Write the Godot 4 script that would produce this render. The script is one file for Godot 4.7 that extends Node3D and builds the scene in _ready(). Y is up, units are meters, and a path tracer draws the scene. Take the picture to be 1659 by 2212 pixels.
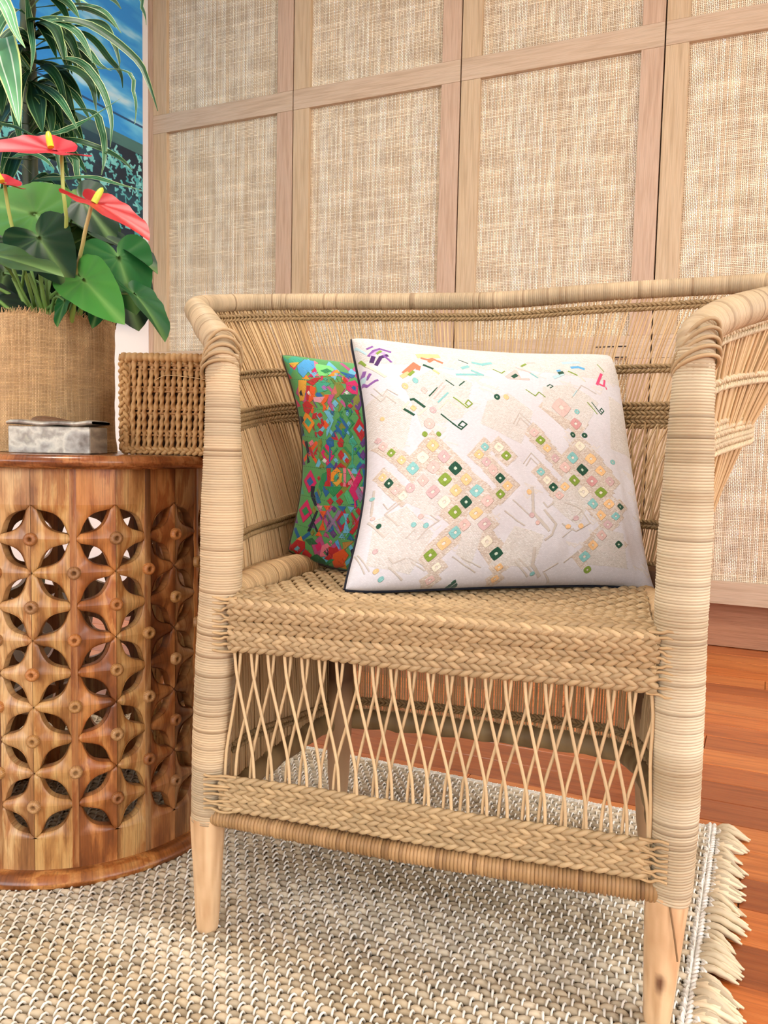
extends Node3D
# A woven cane armchair with two cushions, a carved drum table with plants, and wardrobe doors with woven panels.

var rng := RandomNumberGenerator.new()
var taken := {}
var cam_basis := Basis(Vector3(0.90728, 0.02087, -0.42), Vector3(-0.053, 0.99648, -0.06498), Vector3(0.41716, 0.08121, 0.9052)).orthonormalized()
var eye := Vector3(0, 0.62, 0)
var M := {}


# ------------------------------------------------------------------ mesh helpers
class MB:
	var v := PackedVector3Array()
	var n := PackedVector3Array()
	var uv := PackedVector2Array()
	var c := PackedColorArray()
	var ix := PackedInt32Array()

	# rows x cols points; P[r * cols + k]; s = +1: normal is d/dcol x d/drow
	func grid(P: PackedVector3Array, cols: int, rows: int, wrap: bool, s: float, C: PackedColorArray, U: PackedVector2Array) -> void:
		var b := v.size()
		v.append_array(P)
		uv.append_array(U)
		c.append_array(C)
		for r in rows:
			var r0 := maxi(r - 1, 0) * cols
			var r1 := mini(r + 1, rows - 1) * cols
			var rr := r * cols
			for k in cols:
				var k0 := k - 1
				var k1 := k + 1
				if wrap:
					k0 = cols - 2 if k == 0 else k - 1
					k1 = 1 if k == cols - 1 else k + 1
				else:
					k0 = maxi(k0, 0)
					k1 = mini(k1, cols - 1)
				var m := (P[rr + k1] - P[rr + k0]).cross(P[r1 + k] - P[r0 + k])
				if m.length_squared() < 1e-22:
					m = Vector3.UP
				n.append(m.normalized() * s)
		for r in rows - 1:
			for k in cols - 1:
				var a := b + r * cols + k
				if s > 0:
					ix.append_array(PackedInt32Array([a, a + cols, a + 1, a + 1, a + cols, a + cols + 1]))
				else:
					ix.append_array(PackedInt32Array([a, a + 1, a + cols, a + 1, a + cols + 1, a + cols]))

	# the same, facing the way dir points
	func grid_to(P: PackedVector3Array, cols: int, rows: int, dir: Vector3, C: PackedColorArray, U: PackedVector2Array) -> void:
		var a := (rows / 2 - 1 if rows > 2 else 0) * cols + cols / 2 - 1
		var m := (P[a + 1] - P[a]).cross(P[a + cols] - P[a])
		grid(P, cols, rows, false, 1.0 if m.dot(dir) >= 0 else -1.0, C, U)

	# a tube along pts; rad and col are one per point
	func tube(pts: PackedVector3Array, rad: PackedFloat32Array, sides: int, col: PackedColorArray, up := Vector3.UP, caps := false, lobes := 0, twist := 0.0, depth := 0.0, flat := 1.0) -> void:
		var m := pts.size()
		var P := PackedVector3Array()
		var C := PackedColorArray()
		var U := PackedVector2Array()
		var X := up
		var along := 0.0
		for i in m:
			var T := (pts[mini(i + 1, m - 1)] - pts[maxi(i - 1, 0)]).normalized()
			X = X - T * X.dot(T)
			if X.length_squared() < 1e-6:
				X = T.cross(Vector3(0.3, 0.5, 0.8))
			X = X.normalized()
			var Y := T.cross(X)
			if i > 0:
				along += pts[i].distance_to(pts[i - 1])
			for k in sides + 1:
				var a := TAU * k / sides
				var r := rad[i]
				if lobes:
					r *= 1.0 - depth * (0.5 - 0.5 * cos(lobes * a - twist * along))
				P.append(pts[i] + X * (r * flat * cos(a)) + Y * (r * sin(a)))
				C.append(col[i])
				U.append(Vector2(r * a, along))
		grid(P, sides + 1, m, true, 1.0, C, U)
		if caps:
			for e in 2:
				var o := 0 if e == 0 else m - 1
				var T: Vector3 = (pts[0] - pts[1]).normalized() if e == 0 else (pts[m - 1] - pts[m - 2]).normalized()
				var b := v.size()
				v.append(pts[o] + T * rad[o] * 0.25)
				n.append(T)
				uv.append(Vector2(0, 0))
				c.append(col[o])
				for k in sides + 1:
					v.append(P[o * (sides + 1) + k])
					n.append(T)
					uv.append(Vector2(0.01 * cos(TAU * k / sides), 0.01 * sin(TAU * k / sides)))
					c.append(col[o])
				for k in sides:
					if e == 0:
						ix.append_array(PackedInt32Array([b, b + 1 + k, b + 2 + k]))
					else:
						ix.append_array(PackedInt32Array([b, b + 2 + k, b + 1 + k]))

	func quad(p: Array, nn: Vector3, col: Color, u: Array) -> void:
		var b := v.size()
		for i in 4:
			v.append(p[i])
			n.append(nn)
			c.append(col)
			uv.append(u[i])
		var w: Vector3 = (p[1] - p[0]).cross(p[2] - p[0])
		if w.dot(nn) < 0:
			ix.append_array(PackedInt32Array([b, b + 1, b + 2, b, b + 2, b + 3]))
		else:
			ix.append_array(PackedInt32Array([b, b + 2, b + 1, b, b + 3, b + 2]))

	# chamfered box between lo and hi; grain runs along axis g (0 x, 1 y, 2 z)
	func box(lo: Vector3, hi: Vector3, ch: float, g: int, col: Color, off := Vector2.ZERO) -> void:
		var mid := (lo + hi) / 2
		var h := (hi - lo) / 2
		for ax in 3:
			var b1 := (ax + 1) % 3
			var b2 := (ax + 2) % 3
			for s in [-1.0, 1.0]:
				var nn := Vector3.ZERO
				nn[ax] = s
				var pts := []
				var us := []
				for q in [[-1, -1], [1, -1], [1, 1], [-1, 1]]:
					var p := mid
					p[ax] += s * h[ax]
					p[b1] += q[0] * (h[b1] - ch)
					p[b2] += q[1] * (h[b2] - ch)
					pts.append(p)
					us.append(boxuv(p, ax, g) + off)
				quad(pts, nn, col, us)
				if ch > 0:
					# the chamfer towards +b1 and -b1 of this face, shared with the neighbouring face
					for t in [-1.0, 1.0]:
						var e := []
						var eu := []
						for q in [[0, -1], [0, 1], [1, 1], [1, -1]]:
							var p := mid
							p[b2] += q[1] * (h[b2] - ch)
							if q[0] == 0:
								p[ax] += s * h[ax]
								p[b1] += t * (h[b1] - ch)
							else:
								p[ax] += s * (h[ax] - ch)
								p[b1] += t * h[b1]
							e.append(p)
							eu.append(boxuv(p, ax, g) + off)
						var en := nn
						en[b1] = t
						quad(e, en.normalized(), col, eu)

	func boxuv(p: Vector3, ax: int, g: int) -> Vector2:
		if ax == g:
			return Vector2(p[(ax + 1) % 3], p[(ax + 2) % 3] * 0.3)
		return Vector2(p[3 - ax - g], p[g])

	# profile [Vector2(radius, y)] turned about the y axis through at
	func lathe(prof: Array, sides: int, at: Vector3, col: Color) -> void:
		var P := PackedVector3Array()
		var C := PackedColorArray()
		var U := PackedVector2Array()
		for q in prof:
			for k in sides + 1:
				var a := TAU * k / sides
				P.append(at + Vector3(q.x * sin(a), q.y, q.x * cos(a)))
				C.append(col)
				U.append(Vector2(a * 0.2, q.y + q.x))
		var o := 1
		for i in range(1, prof.size() - 1):
			if prof[i].x > prof[o].x:
				o = i
		grid(P, sides + 1, prof.size(), true, 1.0 if prof[o + 1].y >= prof[o - 1].y else -1.0, C, U)

	func mesh() -> ArrayMesh:
		var a := []
		a.resize(Mesh.ARRAY_MAX)
		a[Mesh.ARRAY_VERTEX] = v
		a[Mesh.ARRAY_NORMAL] = n
		a[Mesh.ARRAY_TEX_UV] = uv
		a[Mesh.ARRAY_COLOR] = c
		a[Mesh.ARRAY_INDEX] = ix
		var m := ArrayMesh.new()
		m.add_surface_from_arrays(Mesh.PRIMITIVE_TRIANGLES, a)
		return m


func L(r: float, g: float, b: float) -> Color:      # a colour given in 0..255 sRGB, as a linear vertex colour
	return Color(r / 255.0, g / 255.0, b / 255.0).srgb_to_linear()


func S(r: float, g: float, b: float) -> Color:
	return Color(r / 255.0, g / 255.0, b / 255.0)


func tone(c: Color, by: float) -> Color:
	return Color(c.r * by, c.g * by, c.b * by)


func fill_c(n: int, col: Color) -> PackedColorArray:
	var a := PackedColorArray()
	a.resize(n)
	a.fill(col)
	return a


func fill_f(n: int, x: float) -> PackedFloat32Array:
	var a := PackedFloat32Array()
	a.resize(n)
	a.fill(x)
	return a


# smooth curve through points: m samples evenly spread by length
func smooth(pts: Array, m: int) -> PackedVector3Array:
	var cv := Curve3D.new()
	cv.bake_interval = 0.002
	for i in pts.size():
		var t: Vector3 = (pts[mini(i + 1, pts.size() - 1)] - pts[maxi(i - 1, 0)]) / 6.0
		cv.add_point(pts[i], -t, t)
	var out := PackedVector3Array()
	var len := cv.get_baked_length()
	for i in m:
		out.append(cv.sample_baked(len * i / (m - 1), true))
	return out


func length_of(p: PackedVector3Array) -> float:
	var s := 0.0
	for i in range(1, p.size()):
		s += p[i].distance_to(p[i - 1])
	return s


func sample(p: PackedVector3Array, t: float) -> Vector3:
	var f := clampf(t, 0, 1) * (p.size() - 1)
	var i := mini(int(f), p.size() - 2)
	return p[i].lerp(p[i + 1], f - i)


# a point seen at this place of the photograph, so many metres in front of the camera
func at(x: float, y: float, depth: float) -> Vector3:
	return eye + cam_basis * (Vector3((x - 829.5) / 1789.0, -(y - 1106.0) / 1789.0, -1) * depth)


# ------------------------------------------------------------------ scene helpers
func numbered(called: String, parent: Node) -> String:
	var key := "%d/%s" % [parent.get_instance_id(), called]
	var k: int = taken.get(key, 0)
	taken[key] = k + 1
	return called if k == 0 else "%s_%03d" % [called, k]


func thing(called: String, label: String, category: String, where := Vector3.ZERO, turn := 0.0) -> Node3D:
	var o := Node3D.new()
	o.name = numbered(called, self)
	add_child(o)
	o.position = where
	o.rotation.y = turn
	o.set_meta("label", label)
	o.set_meta("category", category)
	return o


func part(called: String, m: Mesh, mat: Material, parent: Node3D, label := "") -> MeshInstance3D:
	var o := MeshInstance3D.new()
	o.name = numbered(called, parent)
	o.mesh = m
	o.material_override = mat
	parent.add_child(o)
	if label:
		o.set_meta("label", label)
	return o


func structure(called: String, m: Mesh, mat: Material, label: String, category: String) -> MeshInstance3D:
	var o := part(called, m, mat, self)
	o.set_meta("kind", "structure")
	o.set_meta("label", label)
	o.set_meta("category", category)
	return o


func stuff(called: String, base: Mesh, mat: Material, xf: Array, cols: PackedColorArray, parent: Node3D) -> void:
	var mm := MultiMesh.new()
	mm.transform_format = MultiMesh.TRANSFORM_3D
	mm.use_colors = true
	mm.mesh = base
	mm.instance_count = xf.size()
	for i in xf.size():
		mm.set_instance_transform(i, xf[i])
		mm.set_instance_color(i, cols[i])
	var o := MultiMeshInstance3D.new()
	o.name = numbered(called, parent)
	o.multimesh = mm
	o.material_override = mat
	o.set_meta("kind", "stuff")
	parent.add_child(o)


func mat(col: Color, rough: float, vertex := false) -> StandardMaterial3D:
	var m := StandardMaterial3D.new()
	m.albedo_color = col
	m.roughness = rough
	m.vertex_color_use_as_albedo = vertex
	return m


func noise_tex(freq: float, oct: int, sd: int, cols: Array, at_: Array, warp := 0.0, size := 512) -> NoiseTexture2D:
	var f := FastNoiseLite.new()
	f.seed = sd
	f.noise_type = FastNoiseLite.TYPE_SIMPLEX_SMOOTH
	f.frequency = freq
	f.fractal_octaves = oct
	if warp > 0:
		f.domain_warp_enabled = true
		f.domain_warp_amplitude = warp
		f.domain_warp_frequency = freq * 0.6
	var t := NoiseTexture2D.new()
	t.width = size
	t.height = size
	t.seamless = true
	t.noise = f
	if cols.size():
		var g := Gradient.new()
		g.offsets = PackedFloat32Array(at_)
		g.colors = PackedColorArray(cols)
		t.color_ramp = g
	return t


# wood: a grain texture stretched along v
func wood(tex: Texture2D, fine: Texture2D, tint: Color, rough: float, su: float, sv: float, soft := false) -> StandardMaterial3D:
	var m := mat(tint, rough)
	m.albedo_texture = tex
	m.uv1_scale = Vector3(su, sv, 1)
	m.heightmap_enabled = true
	m.heightmap_texture = fine
	m.heightmap_scale = 0.02
	if M.has("streaks"):
		m.detail_enabled = true
		m.detail_blend_mode = BaseMaterial3D.BLEND_MODE_MUL
		m.detail_albedo = M.streaks_soft if soft else M.streaks
	return m


# fine grain lines along v: noise squeezed and stretched
func streak_tex(sd: int, dark: float) -> Texture2D:
	var f := FastNoiseLite.new()
	f.seed = sd
	f.frequency = 0.16
	f.fractal_octaves = 3
	var a := f.get_seamless_image(512, 64)
	a.resize(512, 512, Image.INTERPOLATE_CUBIC)
	a.convert(Image.FORMAT_RGB8)
	a.adjust_bcs(1.0, 1.0, 1.0)
	var b := a.get_data()
	for i in b.size():
		b[i] = int(255 * clampf(1.0 - dark * maxf(0.0, (130 - b[i]) / 90.0), 0, 1))
	return ImageTexture.create_from_image(Image.create_from_data(512, 512, false, Image.FORMAT_RGB8, b))


# plain woven cloth: a tile of n x n threads; returns [colour, height]
func weave(n: int, px: int, gap: float, warp: Array, weft: Array, hole: Color, sd: int, uneven: float) -> Array:
	var r := RandomNumberGenerator.new()
	r.seed = sd
	var nz := FastNoiseLite.new()
	nz.seed = sd
	nz.frequency = 0.09
	var im := Image.create(n * px, n * px, false, Image.FORMAT_RGB8)
	var hm := Image.create(n * px, n * px, false, Image.FORMAT_RGB8)
	im.fill(hole)
	hm.fill(Color(0.05, 0.05, 0.05))
	var wa := []
	var we := []
	for i in n:
		wa.append([warp[r.randi() % warp.size()], r.randf_range(1 - uneven, 1.0), r.randf_range(-0.12, 0.12)])
		we.append([weft[r.randi() % weft.size()], r.randf_range(1 - uneven, 1.0), r.randf_range(-0.12, 0.12)])
	for j in n:
		for i in n:
			var over := (i + j) % 2 == 0
			for pass_ in 2:
				var is_warp := (pass_ == 1) == over
				var t: Array = wa[i] if is_warp else we[j]
				var k := nz.get_noise_2d(i * (1.0 if is_warp else 0.35) + (0 if is_warp else 500), j * (0.35 if is_warp else 1.0))
				var w := maxf(px * (1 - gap) * t[1] * (1 + 0.25 * k), 1.0)
				var o: float = (px - w) / 2 + px * t[2] * 0.3
				var b := 1.0 + 0.13 * k + r.randf_range(-0.06, 0.06)
				var col: Color = t[0]
				col = Color(col.r * b, col.g * b, col.b * b)
				var hh := 0.85 if pass_ == 1 else 0.4
				var rect := Rect2i(int(i * px + o), j * px, maxi(int(w), 1), px) if is_warp else Rect2i(i * px, int(j * px + o), px, maxi(int(w), 1))
				im.fill_rect(rect, col)
				hm.fill_rect(rect, Color(hh, hh, hh))
	return [ImageTexture.create_from_image(im), ImageTexture.create_from_image(hm)]


func cloth(tw: Array, tint: Color, rough: float, tile: float, relief: float) -> StandardMaterial3D:
	var m := mat(tint, rough)
	m.albedo_texture = tw[0]
	m.uv1_scale = Vector3(1 / tile, 1 / tile, 1)
	m.heightmap_enabled = true
	m.heightmap_texture = tw[1]
	m.heightmap_scale = relief
	return m


# two strands twisted round each other along a path (twined rows, cords, braids)
func twine(mb: MB, path: PackedVector3Array, r: float, pitch: float, hand: float, col: Color, side_axis: Vector3, spread := 1.0, sides := 6, phase := 0.0, flat := 1.0) -> void:
	var m := path.size()
	for s in 2:
		var pts := PackedVector3Array()
		var cc := PackedColorArray()
		var along := 0.0
		var jig := rng.randf_range(0.9, 1.1)
		var ph := phase + s * PI
		for i in m:
			var T := (path[mini(i + 1, m - 1)] - path[maxi(i - 1, 0)]).normalized()
			var X := (side_axis - T * side_axis.dot(T)).normalized()
			var Y := T.cross(X)
			if i > 0:
				along += path[i].distance_to(path[i - 1])
			var a := hand * TAU * along / pitch + ph
			pts.append(path[i] + (X * cos(a) * spread + Y * sin(a) * spread * flat) * r * 0.95)
			cc.append(tone(col, jig * (1.0 + 0.10 * sin(along * 61.0 + s * 2.0 + phase * 5.0))))
		mb.tube(pts, fill_f(m, r), sides, cc, side_axis)


# a pole wrapped in cane: path, radius along it, pitch of the wraps
func wrapped(mb: MB, path: PackedVector3Array, rads: Array, pitch: float, sides: int, cols: Array, sd: int, bump := 0.0009, wob := 0.03) -> void:
	var nz := FastNoiseLite.new()
	nz.seed = sd
	nz.frequency = 0.035
	var len := length_of(path)
	var wraps := int(len / pitch)
	var pts := PackedVector3Array()
	var rr := PackedFloat32Array()
	var cc := PackedColorArray()
	for w in wraps:
		var t := float(w) / wraps
		var f := t * (rads.size() - 1)
		var i := mini(int(f), rads.size() - 2)
		var r: float = lerpf(rads[i], rads[i + 1], f - i) * (1 + wob * 0.4 * rng.randf_range(-1, 1))
		var k := nz.get_noise_1d(w)
		var col: Color = cols[0].lerp(cols[1], clampf(0.5 + k * 1.5, 0, 1))
		if rng.randf() < 0.12:
			col = col.lerp(cols[2], rng.randf_range(0.2, 0.8))
		col = tone(col, rng.randf_range(0.9, 1.08))
		for q in [[0.0, 0.0], [0.14, 0.75], [0.5, 1.0], [0.86, 0.75]]:
			pts.append(sample(path, (w + q[0]) / wraps))
			rr.append(r - bump + bump * q[1])
			cc.append(col)
	pts.append(path[path.size() - 1])
	rr.append(rr[rr.size() - 1])
	cc.append(cc[cc.size() - 1])
	mb.tube(pts, rr, sides, cc, Vector3(0.02, 0.03, 1) if absf(path[1].y - path[0].y) > absf(path[1].z - path[0].z) else Vector3.UP, true)


# a heart-shaped leaf: from its stalk to its tip, nrm = the way its upper side faces
func heart(mb: MB, base: Vector3, tip: Vector3, nrm: Vector3, width: float, droop: float, cup: float, col: Color, vein: Color, wav := 0.0) -> void:
	var ax := tip - base
	var ln := ax.length()
	ax = ax / ln
	nrm = (nrm - ax * nrm.dot(ax)).normalized()
	var sd := nrm.cross(ax)
	var tab := [1.0, 0.84, 0.68, 0.585, 0.54, 0.53, 0.545, 0.56, 0.54, 0.46, 0.30, 0.09]
	var rings := 7
	var segs := 44
	var P := PackedVector3Array()
	var C := PackedColorArray()
	var U := PackedVector2Array()
	for r in rings + 1:
		var f := float(r) / rings
		for k in segs + 1:
			var a := -PI + TAU * k / segs
			var q := absf(a) / PI * (tab.size() - 1)
			var i := mini(int(q), tab.size() - 2)
			var rad: float = lerpf(tab[i], tab[i + 1], q - i) * f
			var x := rad * sin(a) * width / 1.06
			var y := rad * cos(a) * ln
			var ny := y / ln
			var z := -droop * ln * ny * absf(ny) + cup * width * pow(absf(x) / (width * 0.5), 1.6) * 0.5 + wav * ln * sin(a * 5.0 + ln * 50) * f * f
			z -= 0.012 * ln * (cos(a * 9.0) * f) + 0.03 * ln * exp(-absf(x) * 14.0 / width) * f
			P.append(base + sd * x + ax * y + nrm * z)
			var vv := exp(-absf(x) * 30.0 / width) * 0.8 + 0.16 * pow(maxf(0, cos(a * 9.0 + 0.4)), 8)
			C.append(col.lerp(vein, clampf(vv, 0, 0.75)))
			U.append(Vector2(x, y))
	mb.grid(P, segs + 1, rings + 1, true, 1.0, C, U)


# a strap leaf: along a path, striped lengthwise
func strap(mb: MB, pts: Array, width: float, facing: Vector3, cols: Array, fold: float, m := 22, twist_ := 0.0) -> void:
	var path := smooth(pts, m)
	var P := PackedVector3Array()
	var C := PackedColorArray()
	var U := PackedVector2Array()
	var xs := [-1.0, -0.87, -0.86, -0.45, -0.44, -0.34, -0.33, 0.0, 0.33, 0.34, 0.44, 0.45, 0.86, 0.87, 1.0]
	var ci := [0, 0, 1, 1, 2, 2, 1, 1, 1, 2, 2, 1, 1, 0, 0]
	for i in m:
		var t := float(i) / (m - 1)
		var T := (path[mini(i + 1, m - 1)] - path[maxi(i - 1, 0)]).normalized()
		var N := (facing - T * facing.dot(T)).normalized()
		N = N.rotated(T, twist_ * t)
		var B := T.cross(N)
		var w := width * 0.5 * (0.35 + 0.65 * smoothstep(0.0, 0.25, t)) * pow(maxf(1.0 - pow(t, 2.6), 0.0), 0.8)
		w = maxf(w, 0.0006)
		for k in xs.size():
			P.append(path[i] + B * (xs[k] * w) + N * (absf(xs[k]) * w * fold))
			C.append(cols[ci[k]])
			U.append(Vector2(xs[k] * w, t))
	mb.grid(P, xs.size(), m, false, -1.0, C, U)


# flat polygons and strokes drawn into a picture
func poly(im: Image, pts: Array, col: Color) -> void:
	var lo := 1e9
	var hi := -1e9
	for p in pts:
		lo = minf(lo, p.y)
		hi = maxf(hi, p.y)
	for y in range(maxi(int(lo), 0), mini(int(hi) + 1, im.get_height())):
		var xs := []
		for i in pts.size():
			var a: Vector2 = pts[i]
			var b: Vector2 = pts[(i + 1) % pts.size()]
			if (a.y <= y + 0.5) != (b.y <= y + 0.5):
				xs.append(a.x + (y + 0.5 - a.y) * (b.x - a.x) / (b.y - a.y))
		xs.sort()
		for i in range(0, xs.size() - 1, 2):
			var x0 := int(round(xs[i]))
			var x1 := int(round(xs[i + 1]))
			if x1 > x0:
				im.fill_rect(Rect2i(x0, y, x1 - x0, 1), col)


func stroke(im: Image, pts: Array, w: float, col: Color) -> void:
	for i in pts.size() - 1:
		var a: Vector2 = pts[i]
		var b: Vector2 = pts[i + 1]
		var d := (b - a).normalized()
		var e := Vector2(-d.y, d.x) * w / 2
		a -= d * w * 0.3
		b += d * w * 0.3
		poly(im, [a + e, b + e, b - e, a - e], col)


func rhomb(c: Vector2, rx: float, ry: float, roundness: float) -> Array:
	var out := []
	for k in 20:
		var a := TAU * k / 20
		var p := 1.0 / (absf(cos(a)) + absf(sin(a)))
		p = lerpf(p, 0.86, roundness)
		out.append(c + Vector2(rx * cos(a), ry * sin(a)) * p)
	return out


func _ready() -> void:
	rng.seed = 7
	# ---------------- camera
	var cam := Camera3D.new()
	cam.name = "camera"
	cam.fov = 63.45
	cam.near = 0.05
	cam.far = 60
	cam.transform = Transform3D(cam_basis, eye)
	add_child(cam)
	cam.current = true
	# ---------------- sky and exposure
	var env := Environment.new()
	var sky := Sky.new()
	var sm := ProceduralSkyMaterial.new()
	sm.sky_top_color = S(232, 238, 248)
	sm.sky_horizon_color = S(250, 250, 252)
	sm.ground_bottom_color = S(190, 190, 180)
	sm.ground_horizon_color = S(225, 228, 228)
	sm.energy_multiplier = 5.2
	sky.sky_material = sm
	env.background_mode = Environment.BG_SKY
	env.sky = sky
	env.tonemap_mode = Environment.TONE_MAPPER_LINEAR
	env.tonemap_exposure = 1.4
	env.sdfgi_enabled = true
	env.ssao_enabled = true
	env.ssil_enabled = true
	var we := WorldEnvironment.new()
	we.name = "world_environment"
	we.environment = env
	add_child(we)
	materials()
	ceiling_lamp(Vector3(-1.2, 2.68, -0.9))
	ceiling_lamp(Vector3(1.2, 2.68, -0.9))
	room()
	wardrobe()
	painting()
	rug()
	drum_table()
	armchair()
	white_cushion()
	green_cushion()
	table_things()
	anthurium()
	dracaena()


func ceiling_lamp(where: Vector3) -> void:
	var t := thing("ceiling_lamp", "round white flush ceiling lamp over the %s of the room" % ("left half" if where.x < 0 else "right half"), "lamp", where)
	t.set_meta("group", "ceiling lamps")
	var b := MB.new()
	b.lathe([Vector2(0.001, -0.06), Vector2(0.2, -0.055), Vector2(0.23, -0.03), Vector2(0.23, 0.0), Vector2(0.001, 0.0)], 32, Vector3.ZERO, Color.WHITE)
	part("base", b.mesh(), mat(S(235, 235, 232), 0.5), t)
	var g := MB.new()
	g.lathe([Vector2(0.001, -0.075), Vector2(0.12, -0.072), Vector2(0.18, -0.061), Vector2(0.18, -0.05), Vector2(0.001, -0.05)], 32, Vector3.ZERO, Color.WHITE)
	var gm := mat(S(255, 250, 240), 0.4)
	gm.emission_enabled = true
	gm.emission = S(255, 246, 232)
	gm.emission_energy_multiplier = 1.0
	part("diffuser", g.mesh(), gm, t)
	var l := AreaLight3D.new()
	l.name = "lamp_light"
	l.area_size = Vector2(0.34, 0.34)
	l.light_color = S(255, 246, 232)
	l.light_energy = 1.6
	l.shadow_enabled = true
	l.position = Vector3(0, -0.085, 0)
	l.rotation.x = -PI / 2
	t.add_child(l)


func materials() -> void:
	M.streaks = streak_tex(5, 0.17)
	M.streaks_soft = streak_tex(6, 0.11)
	var fine := noise_tex(0.02, 4, 3, [], [])
	var oak := noise_tex(0.012, 4, 11, [S(196, 170, 142), S(212, 186, 158), S(220, 196, 170), S(205, 178, 150)], [0.0, 0.4, 0.6, 1.0])
	M.oak = wood(oak, fine, S(238, 238, 238), 0.55, 9.0, 0.55, true)
	M.oak_pale = wood(oak, fine, S(240, 238, 226), 0.55, 8.0, 0.5, true)
	M.oak_pink = wood(oak, fine, S(236, 228, 228), 0.55, 8.5, 0.6, true)
	var plank := noise_tex(0.012, 5, 21, [S(166, 94, 44), S(196, 116, 58), S(210, 132, 72), S(182, 102, 48)], [0.0, 0.42, 0.62, 1.0])
	M.floor = []
	for t in [S(255, 250, 240), S(216, 194, 178), S(255, 238, 214), S(236, 216, 198), S(192, 168, 152)]:
		M.floor.append(wood(plank, fine, t, 0.33, 7.0, 0.5, true))
	var mango := noise_tex(0.007, 5, 31, [S(104, 68, 44), S(152, 106, 66), S(190, 146, 98), S(212, 176, 128), S(170, 116, 70), S(222, 194, 150)], [0.0, 0.30, 0.44, 0.58, 0.72, 1.0], 60.0)
	M.mango = []
	for t in [S(255, 252, 240), S(255, 218, 176), S(214, 180, 150), S(246, 236, 206), S(214, 200, 186)]:
		M.mango.append(wood(mango, fine, t, 0.34, 4.5, 0.9))
	M.mango_dark = wood(mango, fine, S(190, 150, 122), 0.28, 4.0, 4.0)
	M.mango_rim = wood(mango, fine, S(205, 165, 135), 0.25, 3.0, 9.0)
	M.wall = mat(S(252, 252, 251), 0.85)
	M.dark = mat(S(40, 32, 26), 0.8)
	M.cane = mat(S(236, 237, 235), 0.5, true)
	M.cane.metallic_specular = 0.4
	M.leg_wood = mat(Color.WHITE, 0.6, true)
	M.leaf = mat(Color.WHITE, 0.42, true)
	M.leaf.metallic_specular = 0.3
	M.leaf.backlight_enabled = true
	M.leaf.backlight = Color(0.22, 0.28, 0.12)
	M.petal = mat(Color.WHITE, 0.42, true)
	M.petal.metallic_specular = 0.35
	M.stem = mat(Color.WHITE, 0.45, true)
	M.webbing = cloth(weave(72, 14, 0.38, [S(246, 238, 218), S(240, 228, 204), S(250, 245, 230), S(222, 200, 168)], [S(218, 200, 170), S(206, 186, 154), S(230, 216, 190)], S(126, 98, 68), 5, 0.22), Color.WHITE, 0.7, 0.375, 0.06)
	M.burlap = cloth(weave(60, 12, 0.25, [S(206, 172, 124), S(196, 160, 112), S(214, 182, 136)], [S(204, 168, 120), S(192, 156, 108)], S(110, 78, 44), 9, 0.3), Color.WHITE, 0.9, 0.120, 0.06)
	M.fine = fine


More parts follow.
